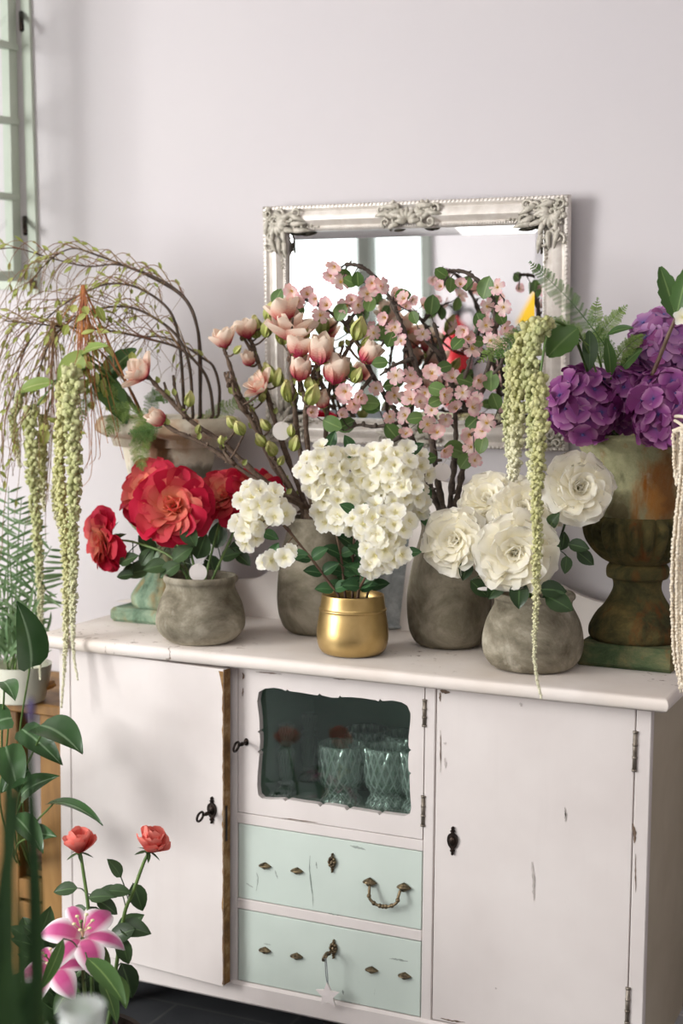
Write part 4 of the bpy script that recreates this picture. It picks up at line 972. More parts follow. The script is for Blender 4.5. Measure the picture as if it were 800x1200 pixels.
pb = [
 ([(520,604),(512,560),(505,510),(495,455),(484,420),(470,380),(454,345),(434,320),(418,311),(404,310)],3.06,2.98,[([(469,380),(455,392),(447,405)],3.0,2.96),([(484,420),(462,428),(445,440)],3.0,2.97),([(500,480),(520,470),(532,455)],3.0,2.97)],'tallest pink blossom branch, arching left across the mirror glass'),
 ([(517,604),(500,560),(478,505),(455,470),(437,440),(420,405),(405,380),(380,362),(352,348)],3.10,3.02,[([(437,440),(425,455),(414,468)],3.04,3.0),([(405,380),(418,365),(430,355)],3.04,3.02),([(470,495),(440,500),(420,498),(404,505)],3.05,3.02),([(478,505),(455,520),(440,520)],3.05,3.0)],'pink blossom branch spreading low and left towards the magnolias'),
 ([(526,604),(530,560),(534,510),(530,460),(520,420),(513,395),(508,378)],3.12,3.08,[([(530,470),(545,440),(552,415)],3.08,3.05),([(520,420),(500,400),(490,385)],3.08,3.06)],'upright middle pink blossom branch ending below the mirror centre'),
 ([(532,604),(540,560),(552,500),(566,450),(577,410),(580,370),(575,348),(562,331),(545,319),(526,317)],3.08,3.02,[([(578,385),(588,372),(590,350)],3.02,3.02),([(566,450),(585,430),(590,410)],3.04,3.0),([(550,510),(572,500),(588,495)],3.04,3.0)],'pink blossom branch at the right, hooking over at its tip'),
]
PBp = [(436,332),(442,338),(406,359),(419,357),(475,360),(459,387),(437,390),(495,392),(517,336),(539,334),(583,337),(570,359),(569,381),(591,384),(597,394),(575,399),(544,387),(553,409),(548,398),(464,440),(480,440),(484,450),(530,443),(542,460),(491,471),(498,460),(482,468),(506,481),(559,468),(553,477),(520,462),(462,463),(419,465),(412,477),(404,462),(475,487),(456,488),(522,491),(570,496),(512,507),(550,509),(552,524),(519,527),(475,509),(556,540),(490,530),(566,505),(342,341),(349,352),(360,345),(371,350),(375,370),(383,358),(392,312),(399,331),(446,336),(412,352),(474,350),(433,387),(463,383),(364,484),(405,459),(414,473),(399,487),(422,466),(470,400),(452,372),(506,438),(588,405),(560,445),(535,480),(500,497),(440,455),(536,402),(590,360),(430,345),(388,322)]
PLf = [(419,327,13),(433,356,14),(472,346,14),(506,357,17),(425,368,14),(517,320,13),(528,334,13),(547,332,13),(569,337,20),(562,376,15),(587,373,13),(537,401,16),(459,451,15),(475,468,17),(434,474,19),(512,456,16),(530,466,15),(545,446,16),(575,446,18),(553,495,15),(564,521,16),(534,527,21),(459,506,17),(503,537,13),(405,498,17),(399,366,16),(444,391,15),(414,439,14),(458,451,14),(433,472,18),(389,497,18),(402,323,15),(457,398,14),(410,330,13),(425,410,13),(485,372,12),(325,348,15),(520,430,14),(495,500,13),(545,540,16),(580,470,15),(486,490,15),(445,425,14),(510,470,13),(560,400,12),(350,365,12)]
brs = []
for pts, ya, yb, tw, lab in pb:
    t, sam, mb = branch('blossom_branch', lab, 'branch', G, 'VR', pts, ya, yb, mBarkG, .0085, .0040, tw, .3); brs.append((t, sam, mb, MB()))
def near(brs_, x, y):
    best = None
    for b in brs_:
        for q in b[1][6:]:
            d = (q-EYE); k = F/d.dot(fw); ex_, ey_ = 400+d.dot(crt)*k, 600-d.dot(cup)*k
            e = (ex_-x)**2+(ey_-y)**2
            if best is None or e < best[0]: best = (e, b, q)
    return best
for x, y in PBp:
    e, b, q = near(brs, x, y); p = P(x, y, q.y-.03+R.uniform(-.02,.015)); s_ = scl(p)*R.uniform(9.5,13.5)
    A = ax(p, R.uniform(-.7,.7), R.uniform(-.5,.7), .8); attach(b[0], 'blossom', R.choice(pinkv), p, A, s_, b[1], b[2], .0012)
for x, y, L in PLf:
    e, b, q = near(brs, x, y); p = P(x, y, q.y-.02+R.uniform(-.02,.02)); L *= scl(p)*1.4; a = R.uniform(0, 6.28)
    d = rt*cos(a)+UP*sin(a)+(EYE-p).normalized()*R.uniform(-.2,.4); b0 = p-d.normalized()*L*.5
    leafp(b[3], b0, d, ax(p, R.uniform(-.5,.5), R.uniform(-.2,.6), 1), L, L*.40, .3, .15, 7, roundleaf)
    n_ = stempick(b[1], b0); tube(b[2], bend_path(n_, b0, 0, 3), .0011, n=4)
for t, sam, tw, lf in brs: tw.build('stem', mBarkG, t); lf.build('leaves', mLfR, t)

G = 'white blossom sprays in the gold pot'
wb = [
 ([(396,697),(365,655),(340,625),(318,600),(300,585)],2.88,2.80,[([(345,630),(330,610),(322,605)],2.85,2.83)],'small white blossom spray leaning far left, over the red roses',[(303,588,26,20,11),(293,618,16,20,8),(322,602,14,10,3),(314,657,7,3,2),(336,653,5,8,2)],2.80),
 ([(404,697),(399,650),(388,600),(380,560)],2.90,2.88,[],'white blossom spray at the left of the main mass, beside the magnolia stems',[(378,552,27,32,17),(390,585,28,22,9),(398,612,20,12,5)],2.86),
 ([(413,697),(414,640),(420,590),(424,555)],2.92,2.90,[],'tall white blossom spray in the middle of the gold pot',[(424,552,30,28,18),(422,590,30,26,12)],2.89),
 ([(420,697),(428,650),(445,590),(455,550)],2.90,2.90,[],'white blossom spray at the upper right of the main mass',[(458,548,30,28,16),(470,575,26,20,9)],2.89),
 ([(427,697),(436,660),(440,640),(442,622)],2.84,2.80,[],'lowest white blossom spray, hanging just above the gold pot rim at right',[(438,612,28,24,13),(458,618,24,24,10),(446,645,20,18,7),(437,662,12,8,3),(460,652,14,16,5)],2.80),
 ([(431,697),(452,640),(476,595),(490,560)],2.94,2.98,[],'white blossom spray at far right, in front of the pink blossom vase',[(487,552,16,20,7),(488,585,14,18,6)],2.97),
]
for pts, ya, yb, tw, lab, blobs, Yc in wb:
    t, sam, mb = branch('white_blossom_spray', lab, 'spray', G, 'GO', pts, ya, yb, mStemP, .0034, .0020, tw, .1)
    lf = MB()
    for cx, cy, rx, ry, n_ in blobs:
        for k in range(n_):
            a = k*2.39996+cx; q = sqrt((k+.4)/n_); ex_, ey_ = q*cos(a), q*sin(a)
            p = P(cx+rx*ex_, cy+ry*ey_, Yc-.045*sqrt(max(0,1-q*q))+R.uniform(-.012,.012)); s_ = scl(p)*R.uniform(11.5,14.5)
            A = ax(p, ex_*.8+R.uniform(-.3,.3), -ey_*.8+.15+R.uniform(-.3,.3), .8)
            attach(t, 'blossom', R.choice(whitev), p, A, s_, sam, mb, .0010)
        for k in range(max(1, n_//5)):
            a = R.uniform(0,6.28); p = P(cx+rx*.9*cos(a), cy+ry*.9*sin(a), Yc+.0); d = rt*cos(a)-UP*sin(a)+(EYE-p).normalized()*.3
            leafp(lf, p, d, ax(p,0,.5,1), scl(p)*22, scl(p)*7, .4, .3)
    for q in sam[9:18:3]:
        for sd in (-1,1):
            d = rt*sd+UP*R.uniform(.1,.9)+(EYE-q).normalized()*.4; leafp(lf, q, d, ax(q,0,.6,1), scl(q)*24, scl(q)*8, .5, .3)
    mb.build('stem', mStemP, t); lf.build('leaves', mLfS, t)

# --- hydrangeas
def floret_mesh(name, mat):
    mb = MB()
    for k in range(4):
        Mx = M.Rotation(pi*k/2+R.uniform(-.1,.1),4,'Z') @ M.Translation((.04,0,0))
        petal(mb, Mx, .95, .56, radians(28+R.uniform(-8,8)), radians(-8+R.uniform(-14,10)), .12, 5, 4, lambda u: (.2+.85*sin(pi*min(1,u*.66))**.9)*(1 if u < .8 else 1-.6*((u-.8)/.2)**2), .06, .02, R.random())
    ball(mb, (0,0,.05), .09, nu=6, nv=4, t=0)
    return mb.mesh(name, mat)
hyd = [floret_mesh('floret%d' % k, mHyd) for k in range(3)]; hydl = [floret_mesh('light_floret%d' % k, mHydL) for k in range(3)]
def hydrangea(px, py, rx, Y, ms, lab, sq=1.0, r=16):
    p = P(px, py, Y); s_ = scl(p); t = thing('hydrangea', V((ucR.x, ucR.y, uzR(520))), lab, 'hydrangea', 'hydrangeas in the mossy urn')
    a = V((ucR.x+(p.x-ucR.x)*.3, ucR.y+(p.y-ucR.y)*.3, uzR(530)))
    mb = MB(); tube(mb, spline([a, a.lerp(p,.5)+UP*.01, p], 5), .005, .004, n=7)
    n_ = 62; fr = frame(ax(p,0,0,1))
    pts = []
    for k in range(n_):
        z = 1-1.45*(k+.5)/n_; q = sqrt(1-z*z); a_ = k*2.39996
        d = fr @ V((q*cos(a_), q*sin(a_), z)); d.z *= sq
        c_ = p+d*(rx*s_*R.uniform(.74,1.08)); tube(mb, [p+d*rx*s_*.2, c_], .0012, n=4)
        pts.append((c_, d))
    ball(mb, p, rx*s_*.62, nu=12, nv=8, sq=sq)
    mb.build('stem', mStemD if True else 0, t)
    for c_, d in pts:
        A = (d+V((R.uniform(-.55,.55),R.uniform(-.55,.55),R.uniform(-.4,.6)))).normalized(); inst('floret', R.choice(ms), t, place(c_, A, s_*r*R.uniform(.85,1.15), R.uniform(0,6)))
hydrangea(685, 473, 41, 2.98, hyd, 'dark purple hydrangea head at the left of the mossy urn')
hydrangea(742, 463, 36, 3.04, hyd, 'dark purple hydrangea head in the middle, behind the two front heads')
hydrangea(781, 404, 38, 3.06, hydl, 'pale mauve hydrangea head, highest at the photo edge', 1.0)
hydrangea(779, 478, 40, 2.97, hyd, 'purple hydrangea head low at the right above the cream strands')

# --- amaranthus
def amar(name, pts, Ya, Yb, r0, r1, mat, lab, group, stem=None, base=None, r_bot=.0025, prof=None, cat='amaranthus', seed=0):
    q = path(pts, Ya, Yb, 10); t = thing(name, base or q[0], lab, cat, group); rr = random.Random(seed)
    mb = MB(); L = 0; acc = 0; tot = sum((b-a).length for a, b in zip(q[:-1], q[1:])); step = 0.0075; k = 0; nxt = 0
    tube(mb, q, r0*.35, r_bot*.5, n=5, mi=0)
    for a, b in zip(q[:-1], q[1:]):
        sl = (b-a).length
        while nxt <= L+sl:
            u = nxt/tot; p = a.lerp(b, (nxt-L)/sl if sl else 0); r = (r0+(r1-r0)*min(1,u/.75)) if u < .75 else r1+(r_bot-r1)*((u-.75)/.25)**.8
            fr = frame((b-a).normalized()); m_ = 9 if r > .008 else (7 if r > .005 else 5); off = fr @ V((rr.uniform(-1,1), rr.uniform(-1,1), 0))*r*.22
            for j in range(m_):
                z_ = 1-2*(j+.5)/m_; A = k*1.1+j*2.39996; q_ = sqrt(1-z_*z_); d = fr @ V((q_*cos(A), q_*sin(A), z_*.75))
                rb = max(.0018, r*rr.uniform(.34,.48)); ball(mb, p+off+d*(r*rr.uniform(.55,.78)), rb, nu=6, nv=5, t=u, s=rr.random())
                for e in range(2 if rb > .003 else 0):
                    e_ = (d*.7+V((rr.uniform(-1,1),rr.uniform(-1,1),rr.uniform(-1,1)))).normalized(); ball(mb, p+off+d*r*.66+e_*rb*.85, rb*rr.uniform(.4,.62), nu=5, nv=4, t=u, s=rr.random())
            nxt += max(.0045, r*1.25); k += 1
        L += sl
    mb.build('tassel', mat, t)
    if stem:
        m_ = MB(); tube(m_, spline([V(x) for x in stem]+[q[0]], 6), .0035, .0025, n=6); m_.build('stem', mStemG, t)
    return t
ub = V((ucL.x-.02, ucL.y-.03, uzL(505)))
G = 'green amaranthus hanging from the left urn'
S0 = [V((ucL.x-.03, ucL.y-.04, uzL(500))), P(140, 455, 2.98), P(112, 430, 2.94)]
amar('hanging_amaranthus', [(86,438),(86,500),(87,560),(86,640),(85,720),(86,765),(91,797)],2.86,2.76,0.0254,.0098,mAma,'thick green amaranthus tassel at the right of the left bunch',G,S0,ub,seed=1)
amar('hanging_amaranthus', [(74,452),(72,500),(70,560),(75,620),(78,700),(76,770),(72,830)],2.88,2.765,0.0189,.0095,mAmaY,'longest green amaranthus tassel, its tip below the sideboard top',G,S0+[P(90,440,2.92)],ub,seed=2)
amar('hanging_amaranthus', [(38,482),(37,520),(40,570),(44,630),(47,700),(47,760),(47,797)],2.92,2.90,0.0211,.0085,mAma,'green amaranthus tassel hanging clear of the sideboard, furthest out',G,S0+[P(70,445,2.92)],ub,seed=3)
amar('hanging_amaranthus', [(24,462),(16,490),(18,520),(24,548)],2.95,2.95,.013,.010,mAma,'short curled amaranthus tip at the outer edge of the bunch',G,S0+[P(60,448,2.93)],ub,r_bot=.005,seed=4)
amar('hanging_amaranthus', [(52,490),(50,530),(50,570),(52,600)],2.96,2.96,.0145,.011,mAmaY,'short yellow-green amaranthus tassel between two long ones',G,S0+[P(70,452,2.94)],ub,r_bot=.005,seed=5)
amar('hanging_amaranthus', [(66,560),(63,580),(66,605),(68,620)],2.94,2.94,.0095,.008,mAmaY,'small amaranthus side tassel beside the longest strand',G,S0+[P(80,460,2.93),P(70,520,2.94)],ub,r_bot=.004,seed=6)
G = 'green amaranthus hanging from the right urn'
S1 = [V((ucR.x-.05, ucR.y-.05, uzR(525))), P(683,420,2.93), P(668,388,2.86), P(650,376,2.80)]; ubr = V((ucR.x-.05, ucR.y-.05, uzR(520)))
amar('hanging_amaranthus', [(641,379),(622,382),(610,400),(606,440),(606,490),(604,530),(601,562)],2.78,2.78,.0170,.0185,mAmaY,'amaranthus tassel ending above the white roses, at the mirror edge side',G,S1,ubr,r_bot=.010,seed=11)
amar('hanging_amaranthus', [(636,386),(626,400),(620,430),(622,470),(626,520),(627,560),(627,600)],2.76,2.74,.0185,.0170,mAma,'thick middle amaranthus tassel of the right bunch, above the long strand',G,S1,ubr,r_bot=.007,seed=12)
amar('hanging_amaranthus', [(632,445),(634,480),(632,530),(628,590),(629,650),(628,710),(626,760),(628,790),(634,818)],2.735,2.72,.0185,.0072,mAmaY,'longest amaranthus strand of the right bunch, crossing the clay pot',G,S1+[P(640,395,2.76)],ubr,seed=13)
amar('hanging_amaranthus', [(598,415),(596,450),(594,490),(598,530),(596,556)],2.80,2.80,.0115,.0130,mAma,'thin outer amaranthus tassel nearest the pink blossom',G,S1+[P(620,385,2.8)],ubr,r_bot=.006,seed=14)
# cream hanging strands at the right edge
def cream(pts, Y, n_, wid, lab, seed):
    rr = random.Random(seed); a = P(*pts[0], Y); t = thing('cream_fringe', a, lab, 'fringe', None)
    mb = MB(); u0 = V((ucR.x+.03, ucR.y-.06, uzR(518))); tube(mb, spline([u0, u0.lerp(a,.5)+UP*.035, a+UP*.012, P(pts[0][0], pts[0][1]+3, Y)], 6), .004, .003, n=6)
    tube(mb, [P(pts[0][0]-wid*.55, pts[0][1]+1, Y), P(pts[0][0], pts[0][1]-3, Y), P(pts[0][0]+wid*.55, pts[0][1]+1, Y)], .005, n=6); mb.build('stem', mAmaW, t)
    for k in range(n_):
        o_ = wid*(k/(n_-1)-.5); q = path([(x+o_*(1 if i == 0 else .85 if i < len(pts)-1 else .55)+rr.uniform(-1,1), y-(rr.uniform(0,50) if i == len(pts)-1 else 0)+abs(o_)*.5) for i, (x, y) in enumerate(pts)], Y+rr.uniform(-.02,.02), Y+rr.uniform(-.02,.02), 8)
        mb = MB(); tube(mb, q, .0030, .0026, n=5)
        L = 0
        for i in range(len(q)-1):
            m_ = max(1, int((q[i+1]-q[i]).length/.0055))
            for j in range(m_): ball(mb, q[i].lerp(q[i+1], j/m_)+V((rr.uniform(-1,1),rr.uniform(-1,1),0))*.0012, .0042, nu=5, nv=4, t=.3, s=rr.random())
        mb.build('strand', mAmaW, t)
cream([(798,505),(797,540),(797,578)], 2.86, 5, 18, 'short cream fringe strands hanging below the purple hydrangea at the edge', 1)
cream([(812,500),(806,560),(800,640),(799,700),(800,760),(803,825)], 2.80, 9, 26, 'long cream fringe strands hanging down beside the mossy urn', 2)
# --- arching willow-like stems in the left urn
G = 'arching tendril stems in the left urn'
def tendrils(main, Ya, Yb, lab, seed, n_tw, drop, lean=-1):
    rr = random.Random(seed); q = path(main, Ya, Yb, 7)
    a = V((ucL.x+(q[0].x-ucL.x)*.5, ucL.y, uzL(520))); t = thing('arching_stem', V((ucL.x, ucL.y, uzL(520))), lab, 'stem', G)
    mb = MB(); tube(mb, [a]+q, .0042, .0012, n=6); mb.build('stem', mTwig, t)
    mt = MB(); ml = MB()
    n = len(q)
    for k in range(n_tw):
        u = .30+.70*(k+.5)/n_tw; i = min(n-2, int(u*(n-1))); p = q[i]; d = (q[i+1]-q[i]).normalized()
        out = V((rr.uniform(-.6,.3)*1, rr.uniform(-.7,.7), rr.uniform(-.1,.8))); L = drop*rr.uniform(.45,1.15)
        p1 = p+(d*.7+out*.5).normalized()*L*.35; p2 = p1+(d*.45+out*.25+V((0,0,-.6))).normalized()*L*.4; p3 = p2+(d*.15+V((rr.uniform(-.3,.15),rr.uniform(-.2,.2),-1))).normalized()*L*.45
        tw = spline([p, p1, p2, p3], 6); tube(mt, tw, .0013, .0006, n=4)
        for j in range(4, len(tw), 4):
            dd = (tw[min(j+1,len(tw)-1)]-tw[j-1]).normalized()+V((rr.uniform(-.7,.7),rr.uniform(-.7,.7),rr.uniform(-.4,.5)))
            if rr.random() < .66: leafp(ml, tw[j], dd, ax(tw[j],0,.4,1), rr.uniform(.013,.030), rr.uniform(.0024,.0046), .5, .2, 4, rnd=rr.random())
            if rr.random() < .4:
                s_ = tw[j]; e = spline([s_, s_+V((rr.uniform(-.03,.03),rr.uniform(-.02,.02),-.02)), s_+V((rr.uniform(-.05,.04),rr.uniform(-.03,.03),-rr.uniform(.04,.09)))], 4); tube(mt, e, .0007, .0005, n=3)
    mt.build('tendrils', mTend, t); ml.build('leaves', mLfY, t)
tendrils([(235,488),(234,440),(232,390),(222,357),(200,335),(165,318),(135,310),(101,312),(58,302),(20,291),(-8,293)],3.12,2.95,'longest arching stem, its bare tip crossing the old window frame',21,20,.22)
tendrils([(234,488),(235,420),(230,380),(214,348),(177,325),(140,309),(108,297),(87,291),(68,298),(50,313),(36,332)],3.14,2.98,'arching stem peaking highest, bending down by the window corner',22,18,.22)
tendrils([(216,486),(212,420),(205,378),(190,355),(158,336),(125,333),(95,345),(70,360),(45,385),(25,420),(15,470)],3.08,2.92,'arching stem with dense drooping twigs in the middle of the spray',23,30,.30)
tendrils([(250,486),(246,455),(236,432),(211,409),(177,398),(130,388),(85,384),(45,380),(5,376)],3.10,2.90,'lowest arching stem, running nearly level out to the left',24,30,.34)
tendrils([(226,488),(222,430),(208,395),(180,372),(150,360),(115,362),(85,375),(60,400),(44,440),(35,490)],3.06,2.90,'arching stem curling down behind the amaranthus leaves',25,28,.30)
tendrils([(256,486),(257,455),(250,430),(238,420),(215,405),(190,395),(160,398),(135,420)],3.13,3.05,'short thin arching stem at the right of the urn mouth',26,9,.12)
# orange dodder-like bunch
for k, (top, bot, lab) in enumerate((((97,334),(96,470),'bunch of orange thread-like stems falling from the arch over amaranthus'),((62,372),(58,520),'second thinner bunch of reddish thread-like stems, further left'))):
    rr = random.Random(40+k); a = P(*top, 2.93); t = thing('thread_stem_bunch', P(150, 500, 2.98), lab, 'stem')
    mb = MB()
    tube(mb, spline([V((ucL.x-.04, ucL.y-.03, uzL(505))), P(150,452,2.97), P(120,385,2.95) if k == 0 else P(105,400,2.95), a], 6), .003, .002, n=6)
    for j in range(34 if k == 0 else 20):
        x, y = bot[0]+rr.gauss(6 if k == 0 else 0, 24 if k == 0 else 14), bot[1]+rr.uniform(-70,80); mx = (top[0]*.6+x*.4)+rr.uniform(-6,6)
        q = path([(top[0]+rr.uniform(-2,2), top[1]+rr.uniform(0,6)), (mx, top[1]+(y-top[1])*.45), (x, y), (x+rr.uniform(-14,14), y+rr.uniform(10,36))], 2.93, 2.92+rr.uniform(-.05,.06), 5)
        tube(mb, q, .0011, .0006, n=4)
    mb.build('threads', mOrange if k == 0 else mTend, t)
    ml = MB()
    for j in range(40 if k == 0 else 16):
        x, y = top[0]+rr.gauss(4,20), top[1]+rr.uniform(15,150); p = P(x, y, 2.93+rr.uniform(-.04,.05)); d = V((rr.uniform(-.7,.7),rr.uniform(-.5,.3),rr.uniform(-1,.3)))
        leafp(ml, p, d, ax(p,0,.4,1), rr.uniform(.02,.045), rr.uniform(.005,.010), .5, .2, 4, rnd=rr.random())
    ml.build('leaves', mLfY, t)
# broad leaves of the amaranthus
def bigleaf(name, pts, lab, mat, cat, W, Y, stem_to, stemmat=mStemG, teeth=0, lobes=None):
    a, b = P(*pts[0], Y), P(*pts[1], Y-.03); d = b-a; t = thing(name, stem_to, lab, cat)
    mb = MB(); L = d.length
    pr = (lambda u: (sin(pi*min(1,.03+u*.95))**.75*(1-.28*u)+(.0 if not teeth else .10*abs(((u*teeth)%1)-.5)*2*(1 if .1 < u < .95 else 0)))) 
    leafp(mb, a, d, ax(a, .15, .55, .8), L, W*scl(a), .5, .22, 14 if teeth else 8, pr, wav=.05); mb.build('blade', mat, t)
    mb = MB(); tube(mb, spline([V(stem_to), V(stem_to).lerp(a,.6)+UP*.02, a], 5), .003, .002, n=6); mb.build('stem', stemmat, t)
uL = V((ucL.x-.03, ucL.y-.03, uzL(505)))
bigleaf('broad_leaf', [(100,412),(66,452)], 'pale green broad leaf curling over the top of the thick amaranthus tassel', mLfB, 'leaf', 17, 2.91, uL)
bigleaf('broad_leaf', [(62,448),(16,455)], 'pale pointed leaf above the outer amaranthus tassel, pointing out', mLfB, 'leaf', 11, 2.92, uL)
bigleaf('broad_leaf', [(118,450),(152,408)], 'dark green lobed leaf above the drooping magnolia bloom', mLfG, 'leaf', 16, 3.0, uL, teeth=4)
bigleaf('broad_leaf', [(112,440),(150,490)], 'dark green lobed leaf hanging at the urn rim behind magnolia buds', mLfG, 'leaf', 18, 2.96, uL, teeth=4)
bigleaf('broad_leaf', [(95,415),(120,400)], 'small yellow-green leaf at the foot of the orange threads', mLfB, 'leaf', 9, 2.90, uL)
uR = V((ucR.x-.04, ucR.y-.04, uzR(520)))
bigleaf('broad_leaf', [(676,385),(640,416)], 'dark green leaf hanging behind the right amaranthus tassels', mLfG, 'leaf', 19, 2.84, uR, teeth=4)
bigleaf('broad_leaf', [(690,388),(692,432)], 'dark narrow leaf drooping left of the fern fronds', mLfD, 'leaf', 11, 2.92, uR)
bigleaf('broad_leaf', [(715,440),(713,398)], 'bright green small leaf standing between the hydrangea heads', mLfG, 'leaf', 9, 2.98, uR)
bigleaf('broad_leaf', [(712,392),(738,380)], 'small pale leaf tip among the fern above the urn', mLfG, 'leaf', 7, 2.98, uR)
bigleaf('broad_leaf', [(728,432),(748,408)], 'brownish green leaf tucked behind the mauve hydrangea', mLfG, 'leaf', 10, 3.0, uR, teeth=3)
# the toothed leaf on a cut stem, upper right
t = thing('leafy_cut_stem', P(768, 428, 2.94), 'brown cut stem with toothed green leaf rising above the hydrangeas', 'stem')
mb = MB(); tube(mb, path([(764,440),(772,420),(784,390),(794,368),(800,352)], 2.95, 2.93, 5), .0045, .0036, n=8); mb.build('stem', mStemP, t)
mb = MB(); tl = lambda u: (sin(pi*min(1,.04+u*.93))**.7)*(1-.3*u)*(1+.24*(((u*5)%1)-.4)*(1 if .12 < u < .92 else 0))
a = P(792, 372, 2.93); leafp(mb, a, P(774,312,2.92)-a, ax(a,.3,.1,1), (P(774,312,2.92)-a).length, scl(a)*15, .15, .15, 20, tl)
leafp(mb, a, P(806,310,2.92)-a, ax(a,-.3,.1,1), (P(806,310,2.92)-a).length, scl(a)*14, .15, .15, 20, tl); mb.build('leaf', mLfG, t)
mb = MB(); p = P(800,372,2.92)
for k in range(5): petal(mb, place(p, ax(p,-.3,.2,1), scl(p)*12, k*1.257), 1, .5, .6, .1, .2)
mb.build('white_bloom', mWhiteF, t)

# --- asparagus fern
def fern(pts, Ya, Yb, L, lab, mat, base, seed, group, nd=1.0, side=None):
    rr = random.Random(seed); q = path(pts, Ya, Yb, 8); t = thing('asparagus_fern', base, lab, 'fern', group)
    mb = MB(); ms = MB(); tube(ms, q, .0014, .0006, n=5); n = len(q)
    for i in range(3, n):
        u = i/(n-1); d = (q[i]-q[i-1]).normalized(); s_ = (EYE-q[i]).normalized(); sd = d.cross(s_).normalized(); Lp = L*sin(pi*min(1,.18+u*.8))**.7
        for sg in (-1,1):
            for rep in range(1 if i % 4 else 2):
                dd = (sd*sg*.85+d*.55+s_*rr.uniform(-.45,.45)).normalized(); b = q[i-1].lerp(q[i], rep*.5); l_ = Lp*rr.uniform(.7,1.1)
                tip = b+dd*l_+V((0,0,-l_*.15)); tube(ms, [b, b.lerp(tip,.5)+V((0,0,l_*.05)), tip], .0005, .0003, n=3)
                m_ = int(6*nd)+2
                for j in range(1, m_):
                    c_ = b.lerp(tip, j/m_)
                    for g in (-1,1):
                        e = (dd*.6+dd.cross(s_)*g*.9+s_*rr.uniform(-.3,.3)).normalized()*l_*.30*(1-.55*j/m_); w = e.cross(s_).normalized()*.0006
                        mb.add([c_-w, c_+w, c_+e*.6+w*.8, c_+e, c_+e*.6-w*.8], [(0,1,2,3,4)], [(.5,.5,rr.random())]*5)
    mb.build('needles', mat, t); ms.build('stem', mat, t)
GL, GR = 'fern fronds in the left urn', 'fern fronds in the right urn'
fern([(185,496),(172,497),(165,515),(164,535),(167,552)],2.95,2.92,.030,'asparagus fern tip hanging straight down in front of the left urn',mFern,uL,1,GL)
fern([(180,498),(150,480),(135,492),(125,512)],2.96,2.92,.032,'asparagus fern frond spilling over the left end of the urn rim',mFern,uL,2,GL)
fern([(178,496),(178,470),(188,462),(205,470)],3.0,3.0,.026,'short dark fern frond standing just inside the left urn',mFernD,uL,3,GL)
fern([(225,496),(250,486),(275,472),(306,468)],3.12,3.14,.026,'blurred fern frond behind the magnolia twigs, right of the urn',mFern,uL,4,GL)
fern([(190,500),(168,506),(150,508)],2.94,2.92,.028,'fern frond lying along the rim of the left urn',mFernD,uL,5,GL)
fern([(140,470),(120,455),(100,470),(96,500)],2.95,2.92,.028,'fern frond drooping between the amaranthus and left urn rim',mFern,uL,11,GL)
fern([(722,430),(705,400),(670,355),(640,325),(620,306)],2.99,2.92,.030,'longest fern frond, reaching up across the mirror frame',mFernD,uR,6,GR)
fern([(705,432),(702,405),(697,375),(700,348)],2.99,2.98,.026,'upright fern frond just right of the mirror frame',mFern,uR,7,GR)
fern([(698,405),(706,388),(720,372),(735,357)],2.99,2.98,.024,'fern frond leaning right towards the wall above the hydrangeas',mFern,uR,8,GR)
fern([(716,432),(728,412),(742,400),(756,392)],2.98,2.97,.022,'small fern frond beside the pale mauve hydrangea',mFern,uR,9,GR)
fern([(690,405),(660,385),(620,398),(585,405),(560,425)],2.90,2.80,.036,'feathery fern frond arching left over the amaranthus tassels',mFern,uR,10,GR)
fern([(680,400),(655,382),(622,385),(596,400),(578,425)],2.88,2.79,.030,'second feathery frond curving down by the pink blossom',mFernD,uR,12,GR)

# ------------------------------------------------------------------ plants and stand at the lower left
SY = 2.96                    # front of the wooden stand
px1, px0 = P(77.5, 940, SY).x, P(47, 940, SY).x
zt_ = P(60, 838, SY).z
st_ = thing('plant_stand', V((px0-.25, 3.1, 0)), 'stained pine plant stand with open shelves beside the sideboard', 'plant stand')
xl = px0-.46
for x0, x1, yy, nm in ((px0, px1, SY, 0),(xl, xl+.06, SY, 0),(px0, px1, 3.22, 0),(xl, xl+.06, 3.22, 0),(P(-14,940,SY).x, P(21,940,SY).x, SY, 0)):
    mb = MB(); box(mb, (x0, yy, 0), (x1, yy+.05, zt_), .003); mb.build('post', mWood, st_, smooth=False)
mb = MB(); box(mb, (xl-.01, SY-.015, zt_), (px1+.004, 3.285, zt_+.028), .004); mb.build('top_board', mWood, st_, smooth=False)
zl = P(56, 1036, SY).z
for zz in (zl-.0, .2):
    for ya_ in (SY+.002, 3.225): mb = MB(); box(mb, (xl, ya_, zz-.05), (px0, ya_+.026, zz), .002); mb.build('rail', mWood, st_, smooth=False)
    mb = MB()
    for k in range(4): box(mb, (xl+.002, SY+.035+k*.058, zz), (px0+.03, SY+.085+k*.058, zz+.016), .002)
    mb.build('shelf', mWood, st_, smooth=False)
mb = MB(); ball(mb, P(69.5, 841, SY), .004, nu=8, nv=5); mb.build('screw', mIron, st_)
